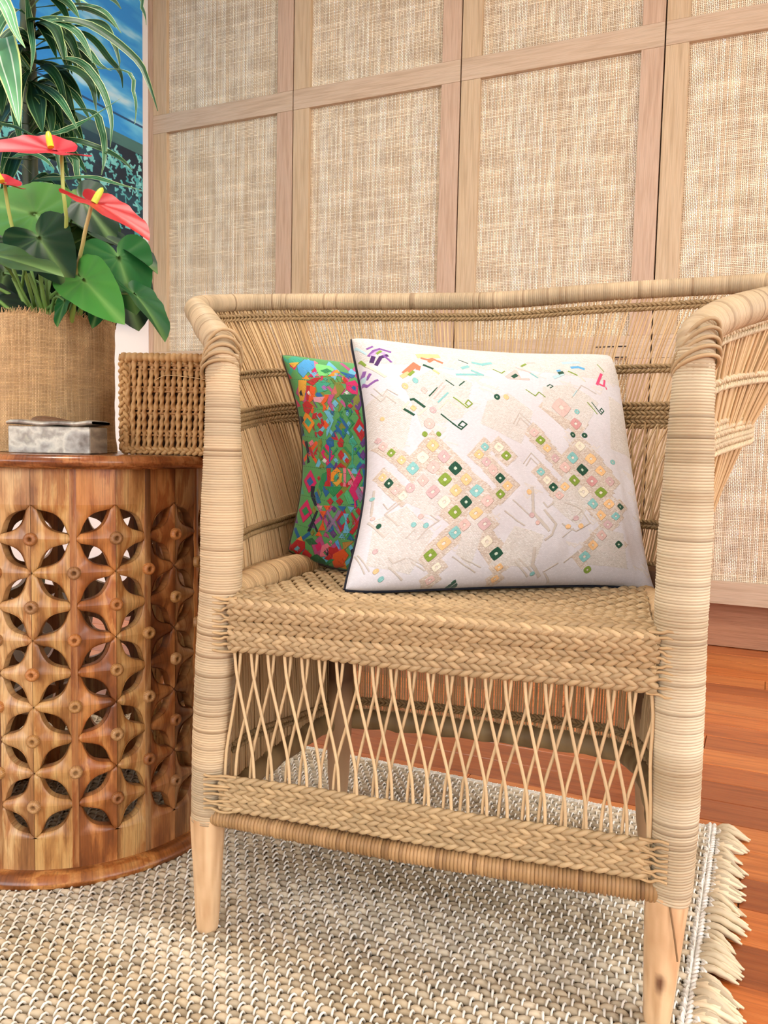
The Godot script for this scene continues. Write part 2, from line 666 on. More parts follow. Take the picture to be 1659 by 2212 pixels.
func room() -> void:
	var w := MB.new()
	w.box(Vector3(-2.52, -0.05, -3.5), Vector3(-2.373, 2.75, 2.8), 0, 1, Color.WHITE)
	structure("wall_left", w.mesh(), M.wall, "plain white side wall behind the plants", "wall")
	var b := MB.new()
	b.box(Vector3(-2.52, -0.05, -3.5), Vector3(3.6, 2.75, -3.36), 0, 1, Color.WHITE)
	structure("wall_back", b.mesh(), M.wall, "white wall behind the wardrobe", "wall")
	var c := MB.new()
	c.box(Vector3(-2.52, 2.7, -3.5), Vector3(3.6, 2.85, 2.9), 0, 0, Color.WHITE)
	structure("ceiling", c.mesh(), M.wall, "plain white ceiling of the room", "ceiling")
	# right wall with a wide window opening
	var r := MB.new()
	r.box(Vector3(3.4, -0.05, -3.5), Vector3(3.55, 0.3, 2.9), 0, 1, Color.WHITE)
	r.box(Vector3(3.4, 2.4, -3.5), Vector3(3.55, 2.75, 2.9), 0, 1, Color.WHITE)
	r.box(Vector3(3.4, 0.3, -3.5), Vector3(3.55, 2.4, -2.3), 0, 1, Color.WHITE)
	r.box(Vector3(3.4, 0.3, 1.9), Vector3(3.55, 2.4, 2.9), 0, 1, Color.WHITE)
	structure("wall_right", r.mesh(), M.wall, "white wall with a wide window on the right of the room", "wall")
	var f := MB.new()
	f.box(Vector3(-2.52, -0.05, 2.7), Vector3(3.6, 0.75, 2.85), 0, 1, Color.WHITE)
	f.box(Vector3(-2.52, 2.4, 2.7), Vector3(3.6, 2.75, 2.85), 0, 1, Color.WHITE)
	f.box(Vector3(-2.52, 0.75, 2.7), Vector3(-2.0, 2.4, 2.85), 0, 1, Color.WHITE)
	f.box(Vector3(0.6, 0.75, 2.7), Vector3(3.6, 2.4, 2.85), 0, 1, Color.WHITE)
	structure("wall_front", f.mesh(), M.wall, "white wall with a window behind the camera", "wall")
	var wm := mat(S(240, 240, 236), 0.4)
	for k in 2:
		var g := MB.new()
		if k == 0:
			for z in [-2.3, -0.9, 0.5, 1.84]:
				g.box(Vector3(3.44, 0.3, z), Vector3(3.5, 2.4, z + 0.06), 0.004, 1, Color.WHITE)
			for y in [0.3, 2.34]:
				g.box(Vector3(3.44, y, -2.3), Vector3(3.5, y + 0.06, 1.9), 0.004, 2, Color.WHITE)
		else:
			for x in [-2.0, -0.73, 0.54]:
				g.box(Vector3(x, 0.75, 2.74), Vector3(x + 0.06, 2.4, 2.8), 0.004, 1, Color.WHITE)
			for y in [0.75, 2.34]:
				g.box(Vector3(-2.0, y, 2.74), Vector3(0.6, y + 0.06, 2.8), 0.004, 0, Color.WHITE)
		structure("window_%d" % (k + 1), g.mesh(), wm, ["white window frame in the right wall", "white window frame in the wall behind the camera"][k], "window")
	# floor: strip boards on a slab
	var s := MB.new()
	s.box(Vector3(-2.52, -0.2, -3.5), Vector3(3.6, -0.0145, 2.9), 0, 0, L(90, 50, 30))
	var slab := structure("floor", s.mesh(), mat(S(80, 44, 26), 0.8), "reddish brown strip wood floor", "floor")
	var row := 0
	var z := 2.69
	z = -1.462 + 0.0895 * 46
	while z > -3.3:
		var x := -2.37 - rng.randf_range(0.0, 0.9)
		while x < 3.4:
			var ln := rng.randf_range(0.8, 1.7) if z < -0.3 and x < 1.0 else rng.randf_range(2.0, 3.2)
			if row == 55 and x < -0.7 and x + ln > -0.7:
				ln = -0.52 - x
			var m := MB.new()
			var x0 := maxf(x, -2.37)
			var x1 := minf(x + ln, 3.395)
			if x1 - x0 > 0.03 and minf(z, 2.69) - (z - 0.0895) > 0.02:
				m.box(Vector3(x0 + 0.0006, -0.014, z - 0.0895 + 0.0006), Vector3(x1 - 0.0006, rng.randf_range(-0.0004, 0.0), minf(z, 2.69) - 0.0006), 0.0012, 0, Color.WHITE, Vector2(rng.randf() * 7, rng.randf() * 7))
				part("floor_board", m.mesh(), M.floor[rng.randi() % 5], slab)
			x += ln
		z -= 0.0895
		row += 1


func wardrobe() -> void:
	var t := thing("wardrobe", "built-in wardrobe with woven rattan panel doors in pale wood frames behind the chair", "wardrobe")
	var x0 := -2.3455
	var wd := 0.6638
	var zf := -2.76
	var top := 2.62
	# carcass
	var b := MB.new()
	b.box(Vector3(x0 - 0.028, 0.15, -3.355), Vector3(x0 + wd * 5, 2.66, zf - 0.03), 0, 1, Color.WHITE)
	part("body", b.mesh(), M.dark, t)
	var p := MB.new()
	p.box(Vector3(x0 - 0.028, 0.001, -3.3), Vector3(x0 + wd * 5, 0.152, -2.818), 0.001, 0, Color.WHITE)
	part("plinth", p.mesh(), wood(M.oak.albedo_texture, M.fine, S(214, 176, 158), 0.5, 8, 0.5), t)
	var e := MB.new()
	e.box(Vector3(x0 - 0.027, 0.10, -3.3), Vector3(x0 - 0.002, 2.66, zf - 0.004), 0.001, 1, Color.WHITE)
	part("side_filler", e.mesh(), M.oak_pink, t)
	for i in 5:
		var d := Node3D.new()
		d.name = numbered("door", t)
		t.add_child(d)
		var xa := x0 + wd * i + 0.0022
		var xb := x0 + wd * (i + 1) - 0.0022
		var sw := 0.068
		var mats := [M.oak_pink, M.oak_pale, M.oak, M.oak_pink]
		# stiles run between the rails, which lie across them
		var ys := [0.1465, 0.2180, 0.911, 0.983, 1.859, 1.931, top - 0.07, top]
		for side in 2:
			for k in 3:
				var m := MB.new()
				var xs := xa if side == 0 else xb - sw
				m.box(Vector3(xs, ys[k * 2 + 1] + 0.0003, zf - 0.026), Vector3(xs + sw, ys[k * 2 + 2] - 0.0003, zf), 0.0008, 1, Color.WHITE, Vector2(rng.randf() * 5, rng.randf() * 5))
				part("stile", m.mesh(), M.oak_pale if side == 0 else M.oak_pink, d)
		for k in 4:
			var m := MB.new()
			m.box(Vector3(xa, ys[k * 2], zf - 0.026), Vector3(xb, ys[k * 2 + 1], zf + 0.0008), 0.0008, 0, Color.WHITE, Vector2(rng.randf() * 5, rng.randf() * 5))
			part("rail", m.mesh(), M.oak, d)
		for k in 3:
			var m := MB.new()
			m.box(Vector3(xa + sw - 0.01, ys[k * 2 + 1] - 0.008, zf - 0.024), Vector3(xb - sw + 0.01, ys[k * 2 + 2] + 0.008, zf - 0.0165), 0, 1, Color.WHITE, Vector2(rng.randf() * 0.3, rng.randf() * 0.3))
			part("rattan_panel", m.mesh(), M.webbing, d)
		if i == 2:
			# finger pull let into the middle rail
			var m := MB.new()
			m.box(Vector3(-0.53, 0.9135, zf - 0.002), Vector3(-0.426, 0.9165, zf + 0.0035), 0.0005, 0, Color.WHITE)
			m.box(Vector3(-0.53, 0.948, zf - 0.002), Vector3(-0.426, 0.951, zf + 0.0035), 0.0005, 0, Color.WHITE)
			part("finger_pull", m.mesh(), M.dark, d)


func painting() -> void:
	var t := thing("painting", "blue seascape canvas print on the white wall, half hidden by the plants", "painting")
	var im := Image.create(768, 768, false, Image.FORMAT_RGB8)
	var nz := FastNoiseLite.new()
	nz.seed = 4
	nz.frequency = 0.012
	nz.fractal_octaves = 4
	# u: 0 at z = -0.9 (left) .. 1 at z = -2.697 ; v: 0 at y = 2.6 .. 1 at y = 1.083
	for y in range(0, 768, 2):
		var h := 2.6 - 1.517 * y / 768.0
		for x in range(0, 768, 2):
			var k := nz.get_noise_2d(x * 0.45, y * 1.5)
			var col: Color
			if h > 1.872:
				col = S(40, 140, 220).lerp(S(104, 196, 240), clampf(0.25 + k * 1.3 + (2.45 - h) * 0.1, 0, 1))
				if k > 0.2:
					col = col.lerp(S(206, 228, 240), clampf((k - 0.2) * 2.2, 0, 0.8))
			elif h > 1.862:
				col = S(30, 74, 120)
			elif h > 1.80:
				col = S(46, 150, 226).lerp(S(110, 200, 240), clampf(0.4 + k * 2, 0, 1))
			elif h > 1.755:
				col = S(70, 118, 116).lerp(S(54, 92, 100), clampf(0.5 + k * 2, 0, 1))
			else:
				col = S(16, 36, 54).lerp(S(24, 66, 84), clampf(0.5 + k * 2, 0, 1))
			if h < 1.25:
				col = col.lerp(S(30, 150, 190), clampf((1.25 - h) * 5 + k, 0, 0.8))
			im.fill_rect(Rect2i(x, y, 2, 2), col)
	for i in 900:
		var y := rng.randf_range(0.56, 1.0)
		var x := rng.randf()
		var p := Vector2(x, y) * 768
		var l := rng.randf_range(9, 26) * (0.5 + y * 0.6)
		var a := rng.randf_range(-0.9, 0.9) + PI / 2
		var d := Vector2(cos(a), sin(a)) * l
		var col := S(140, 216, 214).lerp(S(60, 156, 162), rng.randf())
		stroke(im, [p, p + d * 0.5, p + d * 0.5 + Vector2(-d.y, d.x) * 0.5 * signf(rng.randf() - 0.5), p + d], rng.randf_range(2.5, 6.5), col)
	var tex := ImageTexture.create_from_image(im)
	var z0 := -0.9
	var z1 := -2.697
	var xw := -2.3725
	var front := MB.new()
	front.quad([Vector3(xw + 0.03, 2.6, z0), Vector3(xw + 0.03, 2.6, z1), Vector3(xw + 0.03, 1.083, z1), Vector3(xw + 0.03, 1.083, z0)], Vector3.RIGHT, Color.WHITE, [Vector2(0, 0), Vector2(1, 0), Vector2(1, 1), Vector2(0, 1)])
	var pm := mat(Color.WHITE, 0.55)
	pm.albedo_texture = tex
	part("printed_canvas", front.mesh(), pm, t)
	var s := MB.new()
	s.box(Vector3(xw + 0.002, 1.083, z1), Vector3(xw + 0.0295, 2.6, z0), 0.001, 1, Color.WHITE)
	part("stretcher_frame", s.mesh(), mat(S(58, 110, 170), 0.6), t)


func rug() -> void:
	var t := thing("rug", "woven rug of taupe jute and white yarn with a tasselled edge under the chair", "rug")
	var x0 := -2.1
	var x1 := -0.055
	var z0 := -1.424
	var z1 := -0.12
	var b := MB.new()
	b.box(Vector3(x0, 0.0005, z0), Vector3(x1 + 0.02, 0.0045, z1), 0.001, 0, L(150, 138, 120))
	part("backing", b.mesh(), mat(S(150, 136, 116), 0.95), t)
	# jute lumps
	var l := MB.new()
	var pts := smooth([Vector3(-0.0095, -0.002, 0), Vector3(-0.005, 0.0015, 0.0003), Vector3(0, 0.0028, 0), Vector3(0.005, 0.0015, -0.0003), Vector3(0.0095, -0.002, 0)], 7)
	l.tube(pts, PackedFloat32Array([0.003, 0.0043, 0.005, 0.0052, 0.005, 0.0043, 0.003]), 7, fill_c(7, Color.WHITE), Vector3.UP, false, 3, 400.0, 0.18)
	var y := MB.new()
	var yp := smooth([Vector3(0.0012, -0.002, -0.0085), Vector3(0.0008, 0.005, -0.0052), Vector3(0, 0.0088, 0), Vector3(-0.0008, 0.005, 0.0052), Vector3(-0.0012, -0.002, 0.0085)], 8)
	y.tube(yp, fill_f(8, 0.0014), 5, fill_c(8, Color.WHITE))
	var nz := FastNoiseLite.new()
	nz.seed = 12
	nz.frequency = 3.0
	var lx := []
	var lc := PackedColorArray()
	var yx := []
	var yc := PackedColorArray()
	var row := 0
	var z := z0 + 0.027
	while z < z1:
		var x := x0 + 0.008 + (0.0085 if row % 2 else 0.0)
		while x < x1:
			var k := nz.get_noise_2d(x * 0.35, z * 2.2)
			var far := clampf((-0.62 - x) * 1.6, 0, 1)      # the jute is browner towards the left
			var col: Color = L(214, 200, 174).lerp(L(178, 158, 126), clampf(0.4 + k * 1.2 + far * 0.3, 0, 1))
			lx.append(Transform3D(Basis.from_euler(Vector3(rng.randf_range(-0.2, 0.2), rng.randf_range(-0.22, 0.22), 0)).scaled(Vector3.ONE * rng.randf_range(0.88, 1.1)), Vector3(x + rng.randf_range(-0.0015, 0.0015), 0.0065 + rng.randf_range(-0.0008, 0.0008), z + rng.randf_range(-0.001, 0.001))))
			lc.append(tone(col, rng.randf_range(0.72, 1.16)))
			var yk := Vector3(x + 0.0085 + rng.randf_range(-0.001, 0.001), 0.0055, z + rng.randf_range(-0.001, 0.001))
			yx.append(Transform3D(Basis.from_euler(Vector3(0, rng.randf_range(-0.05, 0.4), 0)).scaled(Vector3.ONE * rng.randf_range(0.9, 1.1)), yk))
			yc.append(tone(L(240, 234, 220).lerp(L(206, 190, 160), clampf(far * 0.8 + k * 0.4, 0, 1)), rng.randf_range(0.88, 1.06)))
			x += 0.017
		z += 0.0118
		row += 1
	var rm := mat(Color.WHITE, 0.9, true)
	stuff("jute_weft", l.mesh(), rm, lx, lc, t)
	stuff("white_yarn", y.mesh(), rm, yx, yc, t)
	# flat white selvedge along the back edge, chain stitches along the fringed edge
	for k in 5:
		var s := MB.new()
		twine(s, smooth([Vector3(x0, 0.006, z0 + 0.003 + 0.0045 * k), Vector3(x1 + 0.02, 0.006, z0 + 0.003 + 0.0045 * k)], 500), 0.0019, 0.011, 1.0 if k % 2 else -1.0, L(232, 228, 216), Vector3.UP, 0.9, 5)
		part("selvedge_cord", s.mesh(), rm, t)
	for k in 3:
		var s := MB.new()
		var xx: float = x1 + [0.0, 0.008, 0.016][k]
		twine(s, smooth([Vector3(xx, 0.0085, z0), Vector3(xx + 0.002, 0.0085, z0 + 0.5), Vector3(xx, 0.0085, z1)], 300), 0.0028, 0.017, 1.0 if k % 2 else -1.0, L(236, 233, 224), Vector3.UP, 0.9, 5)
		part("chain_stitch", s.mesh(), rm, t)
	# tassels
	var shapes := []
	for v in 5:
		var q := MB.new()
		for s in 5:
			var ln := rng.randf_range(0.024, 0.038)
			var off := -0.005 + 0.0025 * s
			var sp := rng.randf_range(-0.004, 0.004)
			var hh := rng.randf_range(0.003, 0.010)
			var p := smooth([Vector3(-0.012, 0.006, off * 0.3), Vector3(0.004, 0.004 + hh, off), Vector3(ln * 0.6, hh * 0.9, off + sp * 0.5), Vector3(ln, 0.0022, off + sp)], 8)
			q.tube(p, PackedFloat32Array([0.002, 0.0040, 0.0048, 0.0048, 0.0044, 0.0038, 0.0030, 0.0012]), 8, fill_c(8, tone(L(228, 210, 176), rng.randf_range(0.62, 1.08))), Vector3.UP, false, 3, 420.0, 0.3)
		shapes.append(q.mesh())
	z = z0 + 0.012
	while z < z1:
		var o := part("tassel", shapes[rng.randi() % 5], rm, t)
		o.position = Vector3(x1 + 0.022, 0, z)
		o.rotation.y = rng.randf_range(-0.75, 0.1)
		o.scale = Vector3.ONE * rng.randf_range(0.85, 1.25)
		z += rng.randf_range(0.0165, 0.0215)


func drum_table() -> void:
	var C := Vector3(-0.9825, 0, -0.9815)
	var t := thing("drum_table", "round carved wooden drum table with petal cut-outs beside the chair", "table", C)
	var R := 0.215
	# angles of the plank edges, seen ones as in the photograph, the others evenly spread
	var cols := []
	for a in [15.9, 28.7, 43.2, 57.7, 70.0, 82.2]:
		cols.append(deg_to_rad(a))
	for k in 23:
		cols.append(deg_to_rad(95.0 + (375.9 - 95.0) * k / 22.0))
	var y_top := 0.531
	var dy := 0.0457
	for i in 28:
		var a0: float = cols[i]
		var a1: float = cols[i + 1]
		var m := MB.new()
		plank(m, a0, a1, R, y_top, dy, i % 2 == 0)
		part("plank", m.mesh(), M.mango[[0, 3, 1, 3, 2, 4, 0, 1, 4, 2][i % 10]], t)
	# strips over the joints between panels
	for i in range(0, 28, 2):
		var s := MB.new()
		var ac: float = cols[i] - 0.004
		var P := PackedVector3Array()
		var U := PackedVector2Array()
		for r in 41:
			for q in [[-0.021, -0.002], [-0.020, 0.0004], [0.0185, 0.0004], [0.0195, -0.002]]:
				var a: float = ac + q[0]
				var yy := lerpf(0.012, 0.579, r / 40.0)
				P.append(Vector3(sin(a) * (R + q[1]), yy, cos(a) * (R + q[1])))
				U.append(Vector2(a * R + i * 0.37, yy + i * 0.21))
		s.grid_to(P, 4, 41, Vector3(sin(ac), 0, cos(ac)), fill_c(P.size(), Color.WHITE), U)
		part("joint_strip", s.mesh(), M.mango[[4, 2, 4, 1][(i / 2) % 4]], t)
	# turned buttons
	var bm := MB.new()
	bm.lathe([Vector2(0.0003, 0.0), Vector2(0.0020, 0.0002), Vector2(0.0026, 0.0042), Vector2(0.0042, 0.0060), Vector2(0.0066, 0.0056), Vector2(0.0086, 0.0034), Vector2(0.0090, 0.0), Vector2(0.0090, -0.004)].map(func(q): return q), 18, Vector3.ZERO, Color.WHITE)
	var bmesh := bm.mesh()
	for i in 28:
		var a: float = cols[i]
		var j := 0 if i % 2 == 1 else 1
		# buttons of odd columns sit on odd rows
		var rows := [0, 2, 4, 6, 8] if i % 2 == 0 else [1, 3, 5, 7, 9]
		for r in rows:
			if r == 0:
				continue
			var yy: float = y_top - dy * r
			var o := part("button", bmesh, M.mango[(i + r) % 5], t)
			o.position = Vector3(sin(a) * (R + 0.0008), yy, cos(a) * (R + 0.0008))
			o.basis = Basis(Vector3(cos(a), 0, -sin(a)), Vector3(sin(a), 0, cos(a)), Vector3(0, -1, 0))
	# top and base rings
	var top := MB.new()
	top.lathe([Vector2(0.001, 0.598), Vector2(0.12, 0.598), Vector2(0.229, 0.598), Vector2(0.236, 0.5965), Vector2(0.2405, 0.592), Vector2(0.2415, 0.588), Vector2(0.2395, 0.583), Vector2(0.233, 0.5795), Vector2(0.205, 0.579), Vector2(0.001, 0.579)], 72, Vector3.ZERO, Color.WHITE)
	part("table_top", top.mesh(), M.mango_rim, t)
	var base := MB.new()
	base.lathe([Vector2(0.195, 0.030), Vector2(0.221, 0.030), Vector2(0.230, 0.027), Vector2(0.2355, 0.020), Vector2(0.236, 0.014), Vector2(0.232, 0.008), Vector2(0.19, 0.0075), Vector2(0.19, 0.03)], 72, Vector3.ZERO, Color.WHITE)
	part("base_ring", base.mesh(), wood(M.mango[0].albedo_texture, M.fine, S(235, 200, 158), 0.28, 3.0, 9.0), t)


# one upright plank of the drum: ten tiles, each with a petal-shaped hole along a diagonal
func plank(m: MB, a0: float, a1: float, R: float, y_top: float, dy: float, up_first: bool) -> void:
	var th := 0.016
	var am := (a0 + a1) / 2
	var rad := Vector3(sin(am), 0, cos(am))
	# plain ends
	for e in [[y_top, 0.579], [0.012, y_top - dy * 10]]:
		for side in 2:
			var P := PackedVector3Array()
			var U := PackedVector2Array()
			for r in 2:
				for k in 7:
					var a := lerpf(a0 + 0.0012, a1 - 0.0012, k / 6.0)
					var y: float = e[r]
					var rr := R - th * side
					P.append(Vector3(sin(a) * rr, y, cos(a) * rr))
					U.append(Vector2(a * R + a0 * 3.1, y + a0 * 1.7))
			m.grid_to(P, 7, 2, rad if side == 0 else -rad, fill_c(14, Color.WHITE), U)
	var seg := 26
	var lay := 6
	for row in 10:
		var rising := (row % 2 == 0) == up_first       # the diagonal runs from the lower left crossing to the upper right one
		var yt := y_top - dy * row
		# crossing corners c1, c2 and button corners
		var c1 := Vector2(0, 0) if rising else Vector2(0, 1)
		var c2 := Vector2(1, 1) if rising else Vector2(1, 0)
		for h in 2:
			var bt: Vector2
			if rising:
				bt = Vector2(0, 1) if h == 0 else Vector2(1, 0)
			else:
				bt = Vector2(1, 1) if h == 0 else Vector2(0, 0)
			var inner := []
			var outer := []
			var asp := Vector2((a1 - a0) * R, dy)
			var dg := (c2 - c1) * asp
			var nrm := Vector2(-dg.y, dg.x).normalized()
			if nrm.dot((bt - c1) * asp) < 0:
				nrm = -nrm
			for s in seg + 1:
				var t := float(s) / seg
				# denser at the tips
				var q := t
				var p := c1 * asp + dg * q
				if q > 0.14 and q < 0.86:
					var w := (q - 0.14) / 0.72
					p += nrm * dg.length() * 0.142 * sin(w * PI) * (0.9 + 0.1 * sin(w * PI))
				inner.append(p)
				outer.append(((c1.lerp(bt, t * 2)) if t < 0.5 else bt.lerp(c2, t * 2 - 1)) * asp)
			for side in 2:
				var P := PackedVector3Array()
				var U := PackedVector2Array()
				var C := PackedColorArray()
				for r in lay + 1:
					var f := pow(float(r) / lay, 1.5)
					for s in seg + 1:
						var p: Vector2 = inner[s].lerp(outer[s], f)
						var d := 0.0
						if side == 0:
							var edge: float = (p - inner[s]).length()
							var t := float(s) / seg
							var open := 1.0 if t > 0.14 and t < 0.86 else 0.0
							d += open * 0.0030 * exp(-edge / 0.0035)
							d += (1.0 - open) * 0.0028 * exp(-edge / 0.0016)
							# low facets between the ridges that run from the button to the crossings
							var lx: float = absf(p.x - bt.x * asp.x)
							var ly: float = absf(p.y - bt.y * asp.y)
							d += 0.0024 * smoothstep(0.0, 0.014, minf(lx, ly))
						else:
							d = th
						m_put(P, U, p, a0, a1, R, yt, dy, d)
						C.append(Color.WHITE)
				m.grid_to(P, seg + 1, lay + 1, rad if side == 0 else -rad, C, U)
			# wall of the hole
			var W := PackedVector3Array()
			var WU := PackedVector2Array()
			for r in 2:
				for s in range(3, seg - 2):
					m_put(W, WU, inner[s], a0, a1, R, yt, dy, 0.0030 if r == 0 else th)
			m.grid_to(W, seg - 5, 2, Vector3(cos(am), 0, -sin(am)) * -nrm.x + Vector3.UP * -nrm.y, fill_c(W.size(), Color.WHITE), WU)


func m_put(P: PackedVector3Array, U: PackedVector2Array, p: Vector2, a0: float, a1: float, R: float, yt: float, dy: float, d: float) -> void:
	var a := a0 + p.x / R
	a = clampf(a, a0 + 0.0012, a1 - 0.0012)
	var y := yt - dy + p.y
	P.append(Vector3(sin(a) * (R - d), y, cos(a) * (R - d)))
	U.append(Vector2(a * R + a0 * 3.1, y + a0 * 1.7))


func armchair() -> void:
	var t := thing("armchair", "wide woven cane armchair with a flared slatted back and wrapped posts, standing on the rug", "armchair", Vector3(-0.342, 0.0, -0.852), deg_to_rad(8.0))
	var warm := L(222, 194, 156)
	var grey := L(198, 176, 144)
	var dark := L(142, 110, 76)
	# ---- front posts: a wrapped pole above a bare tapered foot
	for s in [-1, 1]:
		var xs := [0.2677, 0.2665, 0.263, 0.257, 0.2515, 0.2505, 0.2505] if s < 0 else [0.2725, 0.2742, 0.2752, 0.2735, 0.2723, 0.2727, 0.2728]
		var hs := [0.152, 0.17, 0.25, 0.369, 0.46, 0.594, 0.722]
		var rs := [0.0215, 0.024, 0.0250, 0.0255, 0.0258, 0.0218, 0.0190] if s < 0 else [0.0235, 0.0255, 0.0265, 0.0265, 0.0270, 0.0232, 0.0190]
		var pp := []
		for k in 7:
			pp.append(Vector3(s * xs[k], hs[k], 0))
		var w := MB.new()
		wrapped(w, smooth(pp, 120), rs, 0.0030, 26, [warm, grey, dark] if s < 0 else [L(222, 204, 172), L(192, 170, 136), L(146, 122, 92)], 40 + s, 0.0011)
		part("wrapped_post", w.mesh(), M.cane, t)
		var f := MB.new()
		foot(f, s)
		part("foot", f.mesh(), M.leg_wood, t, "bare tapered wooden foot with a dark knot" if s > 0 else "bare tapered wooden foot")
		# the frayed first strand under the wrapping
		var k_ := MB.new()
		k_.tube(smooth([Vector3(s * 0.2725 + 0.002, 0.152, 0.0225), Vector3(s * 0.2725 + 0.008, 0.12, 0.0225), Vector3(s * 0.2725 + 0.012, 0.095, 0.0215)], 6), fill_f(6, 0.0011), 5, fill_c(6, dark))
		if s > 0:
			part("loose_strand", k_.mesh(), M.cane, t)
	# ---- rear legs
	for s in [-1, 1]:
		var f := MB.new()
		var n := 14
		var cc := PackedColorArray()
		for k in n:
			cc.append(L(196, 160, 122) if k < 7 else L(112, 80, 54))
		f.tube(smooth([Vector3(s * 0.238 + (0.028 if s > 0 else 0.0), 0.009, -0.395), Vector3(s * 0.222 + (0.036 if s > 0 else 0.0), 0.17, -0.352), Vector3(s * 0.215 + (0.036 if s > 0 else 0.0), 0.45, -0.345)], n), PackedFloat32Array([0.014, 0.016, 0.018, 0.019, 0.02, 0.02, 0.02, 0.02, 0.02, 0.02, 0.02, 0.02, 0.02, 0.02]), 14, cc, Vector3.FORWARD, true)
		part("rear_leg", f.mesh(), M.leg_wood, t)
	# ---- the wrapped hoop: arm, back, arm
	var half := [Vector3(0.2520, 0.690, 0.0), Vector3(0.2530, 0.716, 0.001), Vector3(0.262, 0.738, -0.010), Vector3(0.300, 0.762, -0.055), Vector3(0.352, 0.787, -0.133), Vector3(0.408, 0.811, -0.215), Vector3(0.448, 0.830, -0.290), Vector3(0.463, 0.843, -0.345), Vector3(0.450, 0.853, -0.395), Vector3(0.412, 0.859, -0.430), Vector3(0.33, 0.861, -0.452), Vector3(0.16, 0.858, -0.460)]
	var hp := []
	for q in half:
		hp.append(Vector3(-q.x, q.y, q.z))
	hp.append(Vector3(0, 0.856, -0.463))
	for k in range(half.size() - 1, -1, -1):
		hp.append(half[k] + Vector3(0.0205 if k < 2 else (0.014 if k == 2 else 0.004), 0.005 if k > 6 else 0.0, 0))
	var hoop := smooth(hp, 700)
	var hw := MB.new()
	wrapped(hw, hoop, [0.0190, 0.0182, 0.0175, 0.0155, 0.0142, 0.0140, 0.0140, 0.0140, 0.0140, 0.0142, 0.0155, 0.0175, 0.0186, 0.0192], 0.0032, 18, [L(214, 188, 152), L(190, 167, 134), L(150, 122, 90)], 77, 0.0009)
	part("arm_and_back_hoop", hw.mesh(), M.cane, t)
	# lashings where the hoop meets the posts
	for s in [-1, 1]:
		var l := MB.new()
		var j := Vector3(s * (0.252 if s < 0 else 0.273), 0.715, 0)
		for k in 5:
			var ring := []
			for a in 13:
				var ph := TAU * a / 12.0
				var rr := 0.0215 + 0.0012 * (k % 2)
				ring.append(j + Vector3(rr * cos(ph) * 0.98 + s * 0.002, -0.012 + 0.008 * k * 0.6 + 0.024 * sin(ph * 1.0 + 0.6) * (0.5 + 0.2 * k) * 0.9, rr * sin(ph) - 0.002 * k))
			l.tube(smooth(ring, 40), fill_f(40, 0.0022), 6, fill_c(40, tone(L(190, 160, 120), rng.randf_range(0.85, 1.1))))
		part("lashing", l.mesh(), M.cane, t)
	# ---- lower frame poles
	var lowp := []
	for q in [Vector3(-0.262, 0.168, -0.02), Vector3(-0.262, 0.168, -0.15), Vector3(-0.250, 0.168, -0.30), Vector3(-0.222, 0.168, -0.362), Vector3(-0.16, 0.168, -0.385), Vector3(0, 0.168, -0.392), Vector3(0.16, 0.168, -0.388), Vector3(0.222, 0.168, -0.368), Vector3(0.254, 0.168, -0.30), Vector3(0.268, 0.168, -0.15), Vector3(0.270, 0.168, -0.02)]:
		lowp.append(q)
	var low := smooth(lowp, 200)
	var bark := MB.new()
	var bp := PackedVector3Array()
	var br := PackedFloat32Array()
	var bc := PackedColorArray()
	for k in 90:
		bp.append(sample(low, k / 89.0))
		br.append(0.0165 + 0.0012 * sin(k * 1.3) + (0.0022 if k % 17 == 0 else 0.0))
		bc.append(L(176, 152, 108).lerp(L(122, 96, 62), rng.randf()))
	bark.tube(bp, br, 12, bc)
	part("lower_frame", bark.mesh(), M.leg_wood, t, "rough bark-covered lower frame pole")
	var seatring := MB.new()
	var sp := []
	for q in [Vector3(-0.25, 0.402, 0.0), Vector3(-0.262, 0.402, -0.15), Vector3(-0.255, 0.402, -0.30), Vector3(-0.222, 0.402, -0.362), Vector3(0, 0.402, -0.388), Vector3(0.222, 0.402, -0.366), Vector3(0.258, 0.402, -0.30), Vector3(0.268, 0.402, -0.15), Vector3(0.255, 0.402, 0.0)]:
		sp.append(q)
	seatring.tube(smooth(sp, 80), fill_f(80, 0.0125), 10, fill_c(80, L(120, 90, 58)))
	part("seat_frame", seatring.mesh(), M.leg_wood, t)
	var bars := MB.new()
	for k in 4:
		var z := -0.06 - 0.085 * k
		bars.tube(PackedVector3Array([Vector3(-0.255, 0.408, z), Vector3(0.255, 0.408, z)]), fill_f(2, 0.008), 8, fill_c(2, L(128, 98, 64)))
	part("seat_bars", bars.mesh(), M.leg_wood, t)
	# ---- the flared back: canes from the lower frame up to the hoop
	var n := 300
	for i in n:
		cane_part(t, hoop, low, (i + 0.5) / n, rng.randf_range(0.0011, 0.0017), i, n)
	var filler := MB.new()
	for i in 250:
		var u := 0.035 + 0.29 * i / 250.0 if i % 5 else 0.70 + 0.27 * i / 250.0
		cane(filler, hoop, low, u + rng.randf_range(-0.001, 0.001), u + rng.randf_range(-0.001, 0.001), rng.randf_range(0.0014, 0.0022), rng.randf_range(-0.004, 0.0), 0.02, 1.0)
	for i in 34:     # crossed canes low on the right of the back
		var u := 0.56 + 0.20 * (i / 2) / 17.0
		var lean := 0.012 if i % 2 else -0.012
		cane(filler, hoop, low, u - lean, u + lean, 0.0015, 0.003, 0.50, 0.72)
	var fm := part("fine_canes", filler.mesh(), M.cane, t)
	fm.set_meta("kind", "stuff")
